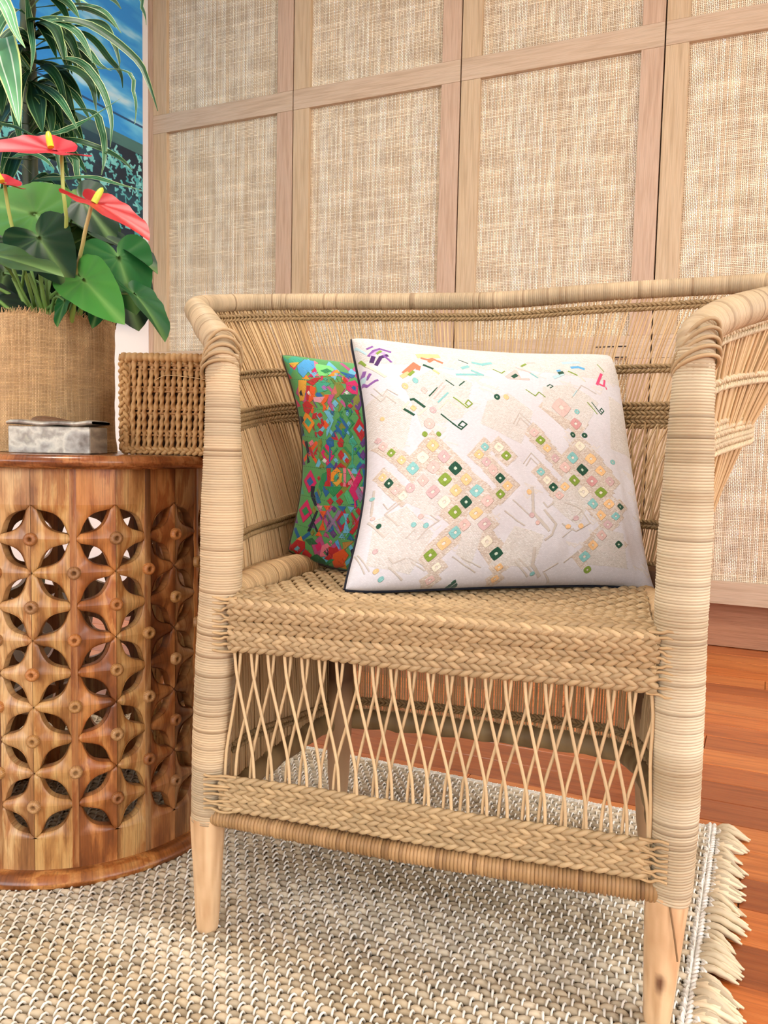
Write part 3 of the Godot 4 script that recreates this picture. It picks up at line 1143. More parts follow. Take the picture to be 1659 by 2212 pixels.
	# twined bands round the back
	var bands := [["top_band", 0.978, 2, 0.0062], ["upper_band", 0.838, 2, 0.0070], ["middle_band", 0.735, 6, 0.0066], ["lower_band", 0.50, 2, 0.0075], ["seat_band", 0.405, 4, 0.0066], ["foot_band", 0.045, 2, 0.0066]]
	for b in bands:
		var bn := MB.new()
		for r in b[2]:
			var path := PackedVector3Array()
			for k in 520:
				var u := lerpf(0.022, 0.978, k / 519.0)
				var near := 1.0 - smoothstep(0.0, 0.26, minf(u, 1.0 - u))
				var p := shell(hoop, low, u, minf(b[1] + 0.062 * near, 0.982))
				p += Vector3(0, (r - (b[2] - 1) / 2.0) * b[3], 0) + Vector3(-p.x, 0, -0.1 - p.z).normalized() * 0.0035
				path.append(p)
			twine(bn, path, 0.0024 if b[2] < 6 else 0.0026, 0.014, 1.0 if r % 2 else -1.0, L(172, 142, 100) if b[0] != "seat_band" else L(178, 146, 104), Vector3.UP, 0.85, 5)
		# the outer strands show on the flare at the right
		for r in b[2]:
			var path := PackedVector3Array()
			for k in 150:
				var u := lerpf(0.74, 0.985, k / 149.0)
				var p := shell(hoop, low, u, minf(b[1] + 0.062 * (1.0 - smoothstep(0.0, 0.26, 1.0 - u)), 0.982))
				p += Vector3(0, (r - (b[2] - 1) / 2.0) * b[3], 0) - Vector3(-p.x, 0, -0.1 - p.z).normalized() * 0.0032
				path.append(p)
			twine(bn, path, 0.0026, 0.013, 1.0 if r % 2 else -1.0, L(214, 192, 156), Vector3.UP, 0.85, 5)
		part(b[0], bn.mesh(), M.cane, t)
	# ---- front apron: twined rows above and below, crossed canes between
	var rows := []
	for r in 10:
		rows.append([0.3755 + 0.0062 * r, 0.0165 + 0.0012 * sin(r * 1.1), 0.0036])
	for r in 6:      # over the edge and onto the seat
		var a := (r + 0.5) / 6.0 * PI / 2
		rows.append([0.4275 + 0.0115 * sin(a), 0.0165 - 0.0125 * (1 - cos(a)) - 0.0035 * r, 0.0034])
	for r in rows.size():
		var q: Array = rows[r]
		var path := PackedVector3Array()
		var m := 250
		for k in m:
			var u := k / (m - 1.0)
			var x := lerpf(-0.2315, 0.2515, u)
			path.append(Vector3(x, q[0] + 0.0012 * sin(u * 9 + r) - 0.003 * sin(u * PI) * (1.0 if r > 8 else 0.0), q[1]))
		var m_ := MB.new()
		twine(m_, path, q[2], 0.023, 1.0 if r % 2 else -1.0, L(204, 174, 132).lerp(L(168, 138, 98), rng.randf() * 0.7), Vector3(0, 0.3, 1), 0.85, 6, r * 0.9, 0.7)
		part("apron_row", m_.mesh(), M.cane, t)
	for r in 7:
		var path := PackedVector3Array()
		for k in 250:
			var u := k / 249.0
			path.append(Vector3(lerpf(-0.243, 0.2535, u), 0.178 + 0.0060 * r + 0.001 * sin(u * 8 + r) - 0.0015 * u, 0.0155))
		var m_ := MB.new()
		twine(m_, path, 0.0034, 0.025, 1.0 if r % 2 else -1.0, L(206, 177, 134).lerp(L(176, 146, 104), rng.randf() * 0.6), Vector3(0, 0.3, 1), 0.85, 6, r * 1.1, 0.65)
		part("lower_apron_row", m_.mesh(), M.cane, t)
	var rail := MB.new()
	wrapped(rail, smooth([Vector3(-0.256, 0.161, 0.008), Vector3(0.0, 0.1575, 0.011), Vector3(0.262, 0.160, 0.008)], 100), [0.0105, 0.0118, 0.0125, 0.0128], 0.0042, 16, [L(198, 158, 110), L(170, 132, 88), L(120, 88, 56)], 91, 0.0019, 0.15)
	part("front_rail", rail.mesh(), M.cane, t)
	var nx := 23
	for i in nx:
		var x0 := -0.231 + 0.0215 * i
		for s in [-1, 1]:
			var sh: float = 0.029 * s + rng.randf_range(-0.003, 0.003)
			var xa := x0 + (0.004 if s > 0 else 0.012)
			var xb := clampf(xa + sh, -0.24, 0.252)
			var p := smooth([Vector3(xa, 0.379, 0.011 + 0.0015 * s), Vector3(xa + sh * 0.12, 0.345, 0.011 + 0.002 * s), Vector3(lerpf(xa, xb, 0.5), 0.298, 0.011 + 0.0022 * s), Vector3(lerpf(xa, xb, 0.9), 0.25, 0.011 + 0.002 * s), Vector3(xb, 0.214, 0.011 + 0.0015 * s)], 12)
			var m_ := MB.new()
			m_.tube(p, fill_f(12, 0.0019), 7, fill_c(12, tone(L(232, 200, 154), rng.randf_range(0.86, 1.06))))
			part("lattice_cane", m_.mesh(), M.cane, t)
	# ends of the rows bound to the posts
	for s in [-1, 1]:
		for q in [[0.372, 0.436, 10], [0.176, 0.218, 8]]:
			var m_ := MB.new()
			for k in int(q[2]):
				var y := lerpf(q[0], q[1], k / (q[2] - 1.0))
				var xin := -0.229 if s < 0 else 0.2495
				var px := (-0.254 if q[0] > 0.3 else -0.265) if s < 0 else 0.2745
				var sg := signf(px - xin)
				m_.tube(smooth([Vector3(xin - sg * 0.008, y, 0.0175), Vector3(lerpf(xin, px - sg * 0.014, 0.4), y + rng.randf_range(-0.003, 0.003), 0.0205), Vector3(px - sg * 0.014, y + rng.randf_range(-0.002, 0.003), 0.0228), Vector3(px - sg * 0.004, y + 0.001, 0.0238)], 9), fill_f(9, 0.0017), 6, fill_c(9, tone(L(206, 172, 126), rng.randf_range(0.82, 1.08))))
			part("binding", m_.mesh(), M.cane, t)
	# ---- seat: cross strands over ribs, and a rolled border at each side
	var nrow := 50
	for r in nrow:
		var z := -0.018 - 0.0069 * r
		var m_ := MB.new()
		var pts := PackedVector3Array()
		var cc := PackedColorArray()
		var rr := PackedFloat32Array()
		var w := lerpf(0.236, 0.222, r / float(nrow))
		var wr := lerpf(0.246, 0.243, r / float(nrow))
		var m := 170
		var base := tone(L(206, 176, 134), rng.randf_range(0.86, 1.06))
		for k in m:
			var x := lerpf(-w, wr, k / (m - 1.0))
			var dip := 0.005 * (1 - pow(x / 0.25, 2)) * sin(clampf((r + 2) / float(nrow), 0, 1) * PI)
			var wv := cos(TAU * x / 0.0236 + (PI if (r / 3) % 2 else 0.0) + 0.4 * sin(r * 2.1))
			pts.append(Vector3(x, 0.4345 - 0.0055 * smoothstep(0, 16, r) - dip + 0.0034 * wv, z))
			rr.append(0.0039 + 0.0006 * wv)
			cc.append(tone(base, 1.0 + 0.07 * sin(x * 190.0 + r * 1.7)))
		m_.tube(pts, rr, 6, cc, Vector3.UP, false, 0, 0.0, 0.0, 0.62)
		part("seat_strand", m_.mesh(), M.cane, t)
	var under := MB.new()
	under.box(Vector3(-0.235, 0.412, -0.36), Vector3(0.238, 0.4215, -0.02), 0.001, 0, L(180, 140, 96))
	part("seat_ribs", under.mesh(), M.cane, t)
	for s in [-1, 1]:
		var m_ := MB.new()
		var sink := Vector3(0.008, -0.021, 0) if s > 0 else Vector3.ZERO      # the right border is worn flat
		wrapped(m_, smooth([Vector3(s * 0.250, 0.432, -0.022) + sink, Vector3(s * 0.255, 0.436, -0.12) + sink, Vector3(s * 0.247, 0.436, -0.24) + sink, Vector3(s * 0.22, 0.434, -0.345) + sink], 80), [0.0185, 0.0205, 0.0205, 0.019], 0.0042, 16, [L(224, 188, 142), L(204, 168, 120), L(170, 132, 88)], 55 + s, 0.0012, 0.08)
		part("seat_border", m_.mesh(), M.cane, t)


func shell(hoop: PackedVector3Array, low: PackedVector3Array, u: float, t: float) -> Vector3:
	var a := sample(low, u)
	var b := sample(hoop, lerpf(0.012, 0.988, u)) + Vector3(0, -0.012, 0)
	# upright low down, flaring out towards the hoop
	var f := pow(maxf(t, 0.0), 2.3)
	return Vector3(lerpf(a.x, b.x, f), lerpf(a.y, b.y, t), lerpf(a.z, b.z, f))


func cane(m: MB, hoop: PackedVector3Array, low: PackedVector3Array, u0: float, u1: float, r: float, inset: float, t0: float, t1: float) -> void:
	var pts := PackedVector3Array()
	var ph := rng.randf() * TAU
	for k in 9:
		var t := lerpf(t0, t1, k / 8.0)
		var p := shell(hoop, low, clampf(lerpf(u0, u1, k / 8.0), 0.0, 1.0), t)
		var inw := Vector3(-p.x, 0, -0.1 - p.z).normalized()
		pts.append(p + inw * (inset + 0.0007 * sin(ph + k)))
	m.tube(pts, fill_f(9, r), 5, fill_c(9, tone(L(232, 198, 150).lerp(L(196, 154, 104), rng.randf() * 0.6), rng.randf_range(0.85, 1.08))))


func cane_part(t: Node3D, hoop: PackedVector3Array, low: PackedVector3Array, u: float, r: float, i: int, n: int) -> void:
	var m := MB.new()
	cane(m, hoop, low, u + rng.randf_range(-0.0006, 0.0006), u + rng.randf_range(-0.0008, 0.0008), r, rng.randf_range(0.0, 0.002), 0.0, 1.0)
	part("back_cane", m.mesh(), M.cane, t)


func foot(f: MB, s: int) -> void:
	var rows := 34
	var sides := 30
	var P := PackedVector3Array()
	var C := PackedColorArray()
	var U := PackedVector2Array()
	var nz := FastNoiseLite.new()
	nz.seed = 5 + s
	nz.frequency = 14.0
	for r in rows:
		var t := r / (rows - 1.0)
		var y := lerpf(0.0095, 0.158, t)
		var rad := lerpf(0.0128, 0.0215, pow(t, 0.8)) if s < 0 else lerpf(0.0134, 0.0228, pow(t, 0.85))
		var cx := lerpf(0.2681, 0.2677, t) if s < 0 else lerpf(0.2685, 0.2720, t)
		for k in sides + 1:
			var a := TAU * k / sides
			var hew := 1.0 + 0.035 * cos(a * 7.0 + t * 1.5) * (0.5 + 0.5 * sin(t * 9))
			var p := Vector3(s * cx + sin(a) * rad * hew, y, cos(a) * rad * hew)
			P.append(p)
			U.append(Vector2(a * rad, y))
			var g := nz.get_noise_3d(p.x * 6, p.y * 0.5, p.z * 6)
			var col := L(226, 190, 146).lerp(L(192, 150, 106), clampf(0.35 + g * 1.2, 0, 1))
			if s > 0:
				var aa := wrapf(a, -PI, PI)
				var dk := Vector2((aa + 0.05) * rad / 0.0048, (y - 0.066) / (0.0085 if y > 0.066 else 0.013)).length()
				col = col.lerp(L(92, 50, 24), clampf(1.5 - dk * 1.1, 0, 0.95))
			C.append(col)
	f.grid(P, sides + 1, rows, true, 1.0, C, U)
	var b := f.v.size()
	f.v.append(Vector3(s * 0.268, 0.0095, 0))
	f.n.append(Vector3.DOWN)
	f.uv.append(Vector2.ZERO)
	f.c.append(L(200, 160, 116))
	for k in sides:
		f.ix.append_array(PackedInt32Array([b, k, k + 1]))


# ------------------------------------------------------------------ cushions
func cushion_point(c: Dictionary, u: float, v: float, sgn: float) -> Vector3:
	var fu := 1 - pow(2 * v - 1, 2)
	var fv := 1 - pow(2 * u - 1, 2)
	var uu: float = u + c.k[0] * fu * (1 - u) - c.k[1] * fu * u
	var vv: float = v - c.k[2] * fv * v - c.k[3] * fv * (1 - v)
	var ear := 0.03 * pow(absf(2 * u - 1), 7) * pow(absf(2 * v - 1), 7)
	if c.has("flap") and u > 0.5 and v < 0.5:
		ear *= -1.6
	uu = lerpf(uu, 0.5, ear)
	vv = lerpf(vv, 0.5, ear)
	var p: Vector3 = c.bl.lerp(c.br, uu).lerp(c.tl.lerp(c.tr, uu), vv)
	var n: Vector3 = (c.br - c.bl).cross(c.tl - c.bl).normalized()
	var h := sqrt(maxf(fu, 0)) * sqrt(maxf(fv, 0))
	var cr: float = c.crease.get_noise_2d(u * 90.0 + v * 18.0, v * 16.0)
	var low := smoothstep(0.75, 0.05, v)
	return p + n * (c.t * pow(h, 0.8) * sgn + (cr * c.wrinkle * (0.25 + low) * minf(h * 1.5, 1.0) if sgn > 0 else 0.0))


func cushion(t: Node3D, c: Dictionary, front: Material, back: Material, piping: Material, at_: Transform3D) -> void:
	for sd in 2:
		var P := PackedVector3Array()
		var U := PackedVector2Array()
		var k := 90
		for j in k + 1:
			for i in k + 1:
				# points crowd towards the seams
				var u := 0.5 - 0.5 * cos(PI * i / k)
				var v := 0.5 - 0.5 * cos(PI * j / k)
				P.append(at_ * cushion_point(c, u, v, 1.0 if sd == 0 else -float(c.back)))
				U.append(Vector2(u, 1 - v))
		var m := MB.new()
		m.grid(P, k + 1, k + 1, false, 1.0 if sd == 0 else -1.0, fill_c(P.size(), Color.WHITE), U)
		part("front_cover" if sd == 0 else "back_cover", m.mesh(), front if sd == 0 else back, t)
	var pp := PackedVector3Array()
	for s in 4:
		for i in 40:
			var f := i / 40.0
			var q: Vector2 = [Vector2(f, 0), Vector2(1, f), Vector2(1 - f, 1), Vector2(0, 1 - f)][s]
			pp.append(at_ * (cushion_point(c, q.x, q.y, 0.0) - (c.br - c.bl).cross(c.tl - c.bl).normalized() * 0.0035))
	pp.append(pp[0])
	var m := MB.new()
	m.tube(pp, fill_f(pp.size(), 0.0024), 8, fill_c(pp.size(), Color.WHITE), Vector3.UP)
	part("piping", m.mesh(), piping, t)


func stitch_tex(sd: int) -> Texture2D:
	var im := Image.create(1024, 1024, false, Image.FORMAT_RGB8)
	var r := RandomNumberGenerator.new()
	r.seed = sd
	im.fill(Color(0.95, 0.95, 0.95))
	for j in 256:
		for i in 128:
			var b := r.randf_range(0.94, 1.0)
			im.fill_rect(Rect2i(i * 8 + (4 if j % 2 else 0), j * 4, 6, 3), Color(b, b, b))
	return ImageTexture.create_from_image(im)


func chair_space() -> Transform3D:
	return Transform3D(Basis(Vector3.UP, deg_to_rad(8.0)), Vector3(-0.342, 0.0, -0.852))


func fabric_material(im: Image, hm: Image, relief: float, sd: int) -> StandardMaterial3D:
	var m := mat(Color.WHITE, 0.85)
	m.albedo_texture = ImageTexture.create_from_image(im)
	m.heightmap_enabled = true
	m.heightmap_texture = ImageTexture.create_from_image(hm)
	m.heightmap_scale = relief
	m.detail_enabled = true
	m.detail_blend_mode = BaseMaterial3D.BLEND_MODE_MUL
	m.detail_albedo = stitch_tex(sd)
	m.rim_enabled = true
	m.rim = 0.3
	return m


func white_cushion() -> void:
	var t := thing("cushion", "large white cushion embroidered with pastel and green diamonds, in front of the green one", "cushion")
	var cn := FastNoiseLite.new()
	cn.seed = 8
	cn.frequency = 0.11
	var c := {"bl": Vector3(-0.126, 0.4325, -0.077), "br": Vector3(0.244, 0.4335, -0.304), "tl": Vector3(-0.169, 0.770, -0.21), "tr": Vector3(0.183, 0.759, -0.373), "k": [0.075, 0.015, 0.05, -0.01], "t": 0.072, "back": 0.5, "crease": cn, "wrinkle": 0.0075, "flap": true}
	var N := 1024
	var im := Image.create(N, N, false, Image.FORMAT_RGB8)
	var hm := Image.create(N, N, false, Image.FORMAT_RGB8)
	im.fill(S(222, 221, 226))
	hm.fill(Color(0.3, 0.3, 0.3))
	var pal := {"D": S(14, 78, 54), "G": S(134, 164, 56), "T": S(140, 204, 202), "O": S(248, 204, 146), "P": S(230, 196, 188), "M": S(216, 184, 184), "C": S(246, 240, 218), "R": S(216, 158, 156), "K": S(240, 228, 206), "X": S(246, 128, 92), "V": S(140, 88, 168), "W": S(196, 168, 214), "U": S(74, 34, 98), "B": S(186, 220, 226), "N": S(92, 176, 226), "H": S(240, 70, 120), "S": S(206, 198, 188)}
	var champagne := S(217, 204, 190)
	# champagne thread grounds: larger lozenges below the coloured ones, and faint patches between
	for pass_ in 2:
		for d in DIAMONDS:
			var ct := Vector2(d[1], 1 - d[2]) * N
			var big: bool = d[3] > 0.012
			if pass_ == 0 and big and d[5] == 0:
				var g := rhomb(ct, d[3] * 2.2 * N, d[4] * 2.2 * N, 0.0)
				poly(im, g, champagne)
				poly(hm, g, Color(0.45, 0.45, 0.45))
	# silvery worked zones: a band along the top and figures down the sides
	var silver_ := S(221, 217, 211)
	for z in [[0.0, 0.86, 0.30, 0.84, 0.62, 0.86, 1.0, 0.82, 1.0, 1.0, 0.0, 1.0], [0.0, 0.52, 0.10, 0.50, 0.14, 0.66, 0.06, 0.74, 0.0, 0.70], [0.16, 0.58, 0.30, 0.62, 0.36, 0.78, 0.24, 0.84, 0.12, 0.76], [0.36, 0.60, 0.50, 0.52, 0.56, 0.66, 0.48, 0.74, 0.40, 0.70], [0.60, 0.68, 0.76, 0.60, 0.84, 0.72, 0.74, 0.80, 0.62, 0.78], [0.86, 0.52, 0.98, 0.50, 1.0, 0.72, 0.90, 0.76], [0.04, 0.08, 0.18, 0.04, 0.22, 0.18, 0.12, 0.28, 0.03, 0.24], [0.10, 0.30, 0.22, 0.24, 0.26, 0.36, 0.16, 0.42], [0.42, 0.06, 0.56, 0.05, 0.58, 0.16, 0.48, 0.20], [0.60, 0.28, 0.70, 0.20, 0.76, 0.32, 0.66, 0.42], [0.74, 0.06, 0.90, 0.05, 0.88, 0.18, 0.78, 0.20], [0.30, 0.10, 0.36, 0.06, 0.38, 0.24, 0.32, 0.26]]:
		var pts := []
		for k in range(0, z.size(), 2):
			pts.append(Vector2(z[k], 1 - z[k + 1]) * N)
		poly(im, pts, silver_)
		poly(hm, pts, Color(0.38, 0.38, 0.38))
	for y in range(0, N, 5):
		for x in range((y / 5 % 2) * 4, N, 8):
			var q := im.get_pixel(x, y)
			if absf(q.r - silver_.r) < 0.01 and absf(q.b - silver_.b) < 0.01:
				var b := rng.randf()
				im.fill_rect(Rect2i(x, y, 5, 2), S(238, 238, 236) if b > 0.7 else S(203, 200, 193) if b < 0.3 else S(222, 219, 213))
				hm.fill_rect(Rect2i(x, y, 5, 3), Color(0.5, 0.5, 0.5))
	for i in 46:      # small pale figures scattered over the ground
		var ct := Vector2(rng.randf_range(0.04, 0.96), rng.randf_range(0.04, 0.96)) * N
		var col := S(224, 219, 214)
		for k in 5:
			var p := ct + Vector2(rng.randf_range(-26, 26), rng.randf_range(-26, 26))
			stroke(im, [p, p + Vector2(14, 14) * (1 if k % 2 else -1), p + Vector2(28, 0)], 5, col)
			stroke(hm, [p, p + Vector2(14, 14) * (1 if k % 2 else -1), p + Vector2(28, 0)], 5, Color(0.42, 0.42, 0.42))
	# the champagne ground is worked in broken rows of metallic thread
	for y in range(0, N, 5):
		for x in range((y / 5 % 2) * 4, N, 8):
			var q := im.get_pixel(x, y)
			if absf(q.r - champagne.r) < 0.02 and absf(q.b - champagne.b) < 0.02:
				var b := rng.randf()
				var col := S(240, 234, 226) if b > 0.62 else S(190, 172, 154) if b < 0.3 else S(210, 194, 178)
				im.fill_rect(Rect2i(x, y, 5, 2), col)
				hm.fill_rect(Rect2i(x, y, 5, 3), Color(0.6, 0.6, 0.6))
	for s in STROKES:
		var pts := []
		for k in range(0, s[2].size(), 2):
			pts.append(Vector2(s[2][k], 1 - s[2][k + 1]) * N)
		var w: float = s[1] * N * 1.05
		stroke(im, pts, maxf(w, 4), pal[s[0]])
		stroke(hm, pts, maxf(w, 4), Color(0.7, 0.7, 0.7))
	for d in DIAMONDS:
		var ct := Vector2(d[1], 1 - d[2]) * N
		var col: Color = pal[d[0]]
		var rx: float = maxf(d[3], 0.008) * N * 1.02
		var ry: float = maxf(d[4], 0.008) * N * 1.02
		var rd := 0.85 if d[5] else 0.3
		poly(im, rhomb(ct, rx, ry, rd), col)
		poly(hm, rhomb(ct, rx, ry, rd), Color(0.95, 0.95, 0.95))
		for k in 10:      # satin stitches fan out from the middle
			var a := rng.randf() * TAU
			stroke(im, [ct + Vector2(cos(a) * rx, sin(a) * ry) * 0.3, ct + Vector2(cos(a) * rx, sin(a) * ry) * 0.62], 1.6, col.darkened(0.10) if k % 2 else col.lightened(0.12))
		if rx > 12:
			var hole := S(236, 228, 216) if d[0] != "D" else S(206, 226, 204)
			poly(im, rhomb(ct, rx * 0.27, ry * 0.27, 0.6), hole)
			poly(hm, rhomb(ct, rx * 0.27, ry * 0.27, 0.6), Color(0.4, 0.4, 0.4))
	var front := fabric_material(im, hm, 0.16, 3)
	front.uv2_scale = Vector3(1, 1, 1)
	var navy := mat(S(26, 28, 40), 0.9)
	cushion(t, c, front, navy, navy, chair_space())


func green_cushion() -> void:
	var t := thing("cushion", "green cushion densely embroidered with red, blue and orange figures, half behind the white one", "cushion")
	var cn := FastNoiseLite.new()
	cn.seed = 18
	cn.frequency = 0.08
	var c := {"bl": Vector3(-0.272, 0.456, -0.240), "br": Vector3(0.06, 0.432, -0.335), "tl": Vector3(-0.309, 0.757, -0.290), "tr": Vector3(0.03, 0.75, -0.415), "k": [0.09, 0.02, 0.05, 0.075], "t": 0.062, "back": 0.75, "crease": cn, "wrinkle": 0.003}
	var N := 1024
	var im := Image.create(N, N, false, Image.FORMAT_RGB8)
	var hm := Image.create(N, N, false, Image.FORMAT_RGB8)
	im.fill(S(92, 168, 96))
	hm.fill(Color(0.3, 0.3, 0.3))
	var pal := {"r": S(196, 40, 44), "d": S(44, 110, 66), "g": S(40, 148, 84), "G": S(84, 190, 122), "e": S(62, 176, 142), "o": S(246, 156, 40), "X": S(236, 94, 34), "y": S(234, 176, 60), "Y": S(190, 140, 60), "B": S(112, 196, 230), "N": S(34, 106, 170), "b": S(80, 172, 232), "u": S(104, 60, 134), "v": S(176, 112, 196), "p": S(146, 122, 158), "H": S(218, 34, 106), "h": S(240, 130, 150), "M": S(192, 84, 140), "m": S(226, 160, 176), "K": S(134, 140, 52), "k": S(96, 130, 46), "q": S(24, 34, 52), "n": S(34, 36, 64), "w": S(222, 230, 222), "t": S(206, 110, 96), "l": S(132, 228, 132)}
	# rows of small figures over the whole cloth; the measured ones come on top
	var keys := ["r", "g", "o", "N", "H", "u", "B", "K", "X", "M", "e"]
	var r2 := RandomNumberGenerator.new()
	r2.seed = 77
	for row in 7:
		for k in 12:
			var ct := Vector2((k + 0.5) / 12.0, (row + 0.5) / 7.0) * N + Vector2(r2.randf_range(-6, 6), 0)
			var col: Color = pal[keys[r2.randi() % keys.size()]]
			var col2: Color = pal[keys[r2.randi() % keys.size()]]
			var pts := rhomb(ct, 34, 58, 0.0)
			if (row + k) % 3 == 0:
				stroke(im, [ct + Vector2(-36, -50), ct + Vector2(36, 50)], 16, col)
				stroke(im, [ct + Vector2(36, -50), ct + Vector2(-36, 50)], 16, col)
			else:
				poly(im, pts, col)
				poly(hm, pts, Color(0.8, 0.8, 0.8))
			poly(im, rhomb(ct, 18, 24, 0.0), col2)
			for s in 2:
				var o := ct + Vector2(42 if s else -42, 46)
				poly(im, [o + Vector2(-18, 22), o + Vector2(18, 22), o + Vector2(0, -22)], pal[keys[r2.randi() % keys.size()]])
	for p in PATCHES:
		var pts := []
		for k in range(0, p[1].size(), 2):
			pts.append(Vector2(p[1][k], 1 - p[1][k + 1]) * N)
		var cen := Vector2.ZERO
		for q in pts:
			cen += q / pts.size()
		for k in pts.size():
			pts[k] = cen + (pts[k] - cen) * 1.15
		poly(im, pts, pal[p[0]])
		poly(hm, pts, Color(0.85, 0.85, 0.85))
		# slanting satin stitches inside the figure
		var mid := Vector2.ZERO
		for q in pts:
			mid += q / pts.size()
		for k in 6:
			var q: Vector2 = mid + (pts[rng.randi() % pts.size()] - mid) * rng.randf_range(0.1, 0.6)
			stroke(im, [q, q + Vector2(7, 10)], 2.0, pal[p[0]].darkened(0.22) if k % 2 else pal[p[0]].lightened(0.15))
	for row in 6:
		for x in range(0, N, 10):
			im.fill_rect(Rect2i(x, int(N * (row + 1) / 7.0), 6, 3), S(70, 120, 76))
	var front := fabric_material(im, hm, 0.22, 4)
	cushion(t, c, front, mat(S(60, 40, 60), 0.9), mat(S(84, 70, 60), 0.9), chair_space())


# ------------------------------------------------------------------ things on the table
func table_things() -> void:
	var ty := 0.5985
	# small metal box with a lid
	var fr := Vector3(0.909, 0, -0.417)
	var bk := Vector3(-0.417, 0, -0.909)
	var turn := atan2(0.417, 0.909)
	var silver := mat(S(236, 234, 226), 0.42)
	silver.metallic = 0.3
	silver.albedo_texture = noise_tex(0.016, 5, 61, [S(104, 96, 90), S(170, 168, 164), S(206, 204, 194), S(150, 146, 140), S(196, 192, 170)], [0.0, 0.35, 0.55, 0.75, 1.0], 20.0)
	silver.uv1_scale = Vector3(2.6, 2.6, 1)
	silver.heightmap_enabled = true
	silver.heightmap_texture = M.fine
	silver.heightmap_scale = 0.05
	var t := thing("trinket_box", "small hammered silver box with a stone on its lid, at the front of the table", "box", Vector3(-0.933, ty, -0.806) + fr * 0.0555 + bk * 0.035, turn)
	var b := MB.new()
	b.box(Vector3(-0.0555, 0.0, -0.035), Vector3(0.0555, 0.0365, 0.035), 0.0012, 0, Color.WHITE)
	part("body", b.mesh(), silver, t)
	var ld := MB.new()
	var P := PackedVector3Array()
	var U := PackedVector2Array()
	for j in 2:
		pass
	# a slightly bent lid: a closed loft of rounded sections along the length
	var nn := 24
	for i in nn + 1:
		var x := lerpf(-0.0575, 0.0585, i / float(nn))
		var w := 0.0375 * (1.0 if i > 0 and i < nn else 0.96)
		var lift := 0.0374 + 0.0022 * pow(absf(x) / 0.058, 2) + 0.0008 * sin(x * 130)
		var th := 0.0060 if i > 0 and i < nn else 0.004
		for q in [[-1.0, 0.25], [-1.0, 0.8], [-0.9, 1.0], [0.0, 1.05], [0.9, 1.0], [1.0, 0.8], [1.0, 0.25], [0.9, 0.0], [0.0, 0.0], [-0.9, 0.0], [-1.0, 0.25]]:
			P.append(Vector3(x, lift + q[1] * th, q[0] * w))
			U.append(Vector2(x, q[0] * w + q[1] * th))
	ld.grid(P, 11, nn + 1, true, -1.0, fill_c(P.size(), Color.WHITE), U)
	for e in 2:
		var bb := ld.v.size()
		for k in 10:
			ld.v.append(P[(0 if e == 0 else nn) * 11 + k])
			ld.n.append(Vector3(-1 if e == 0 else 1, 0, 0))
			ld.c.append(Color.WHITE)
			ld.uv.append(Vector2(k * 0.002, 0))
		for k in range(1, 9):
			ld.ix.append_array(PackedInt32Array([bb, bb + k, bb + k + 1] if e == 1 else [bb, bb + k + 1, bb + k]))
	part("lid", ld.mesh(), silver, t)
	var st := MB.new()
	var SP := PackedVector3Array()
	var SU := PackedVector2Array()
	for j in 9:
		for i in 19:
			var a := TAU * i / 18
			var e := PI / 2 * j / 8.0
			var k := 1.0 + 0.18 * sin(a * 3 + 1) * cos(e) + 0.1 * sin(a * 5)
			SP.append(Vector3(-0.018 + 0.021 * k * cos(e) * cos(a) + (0.012 if cos(a) > 0 else 0.0) * cos(e), 0.0425 + 0.0085 * sin(e) * (1.0 - 0.35 * cos(a) * cos(e)), -0.004 + 0.016 * cos(e) * sin(a) * k))
			SU.append(Vector2(a * 0.02, e * 0.02))
	st.grid(SP, 19, 9, true, -1.0, fill_c(SP.size(), Color.WHITE), SU)
	var stone := mat(S(150, 126, 104), 0.55)
	stone.albedo_texture = noise_tex(0.03, 5, 62, [S(150, 124, 100), S(206, 182, 156), S(120, 92, 70)], [0.0, 0.5, 1.0], 30.0)
	stone.uv1_scale = Vector3(14, 14, 1)
	part("stone", st.mesh(), stone, t)
	basket(ty)


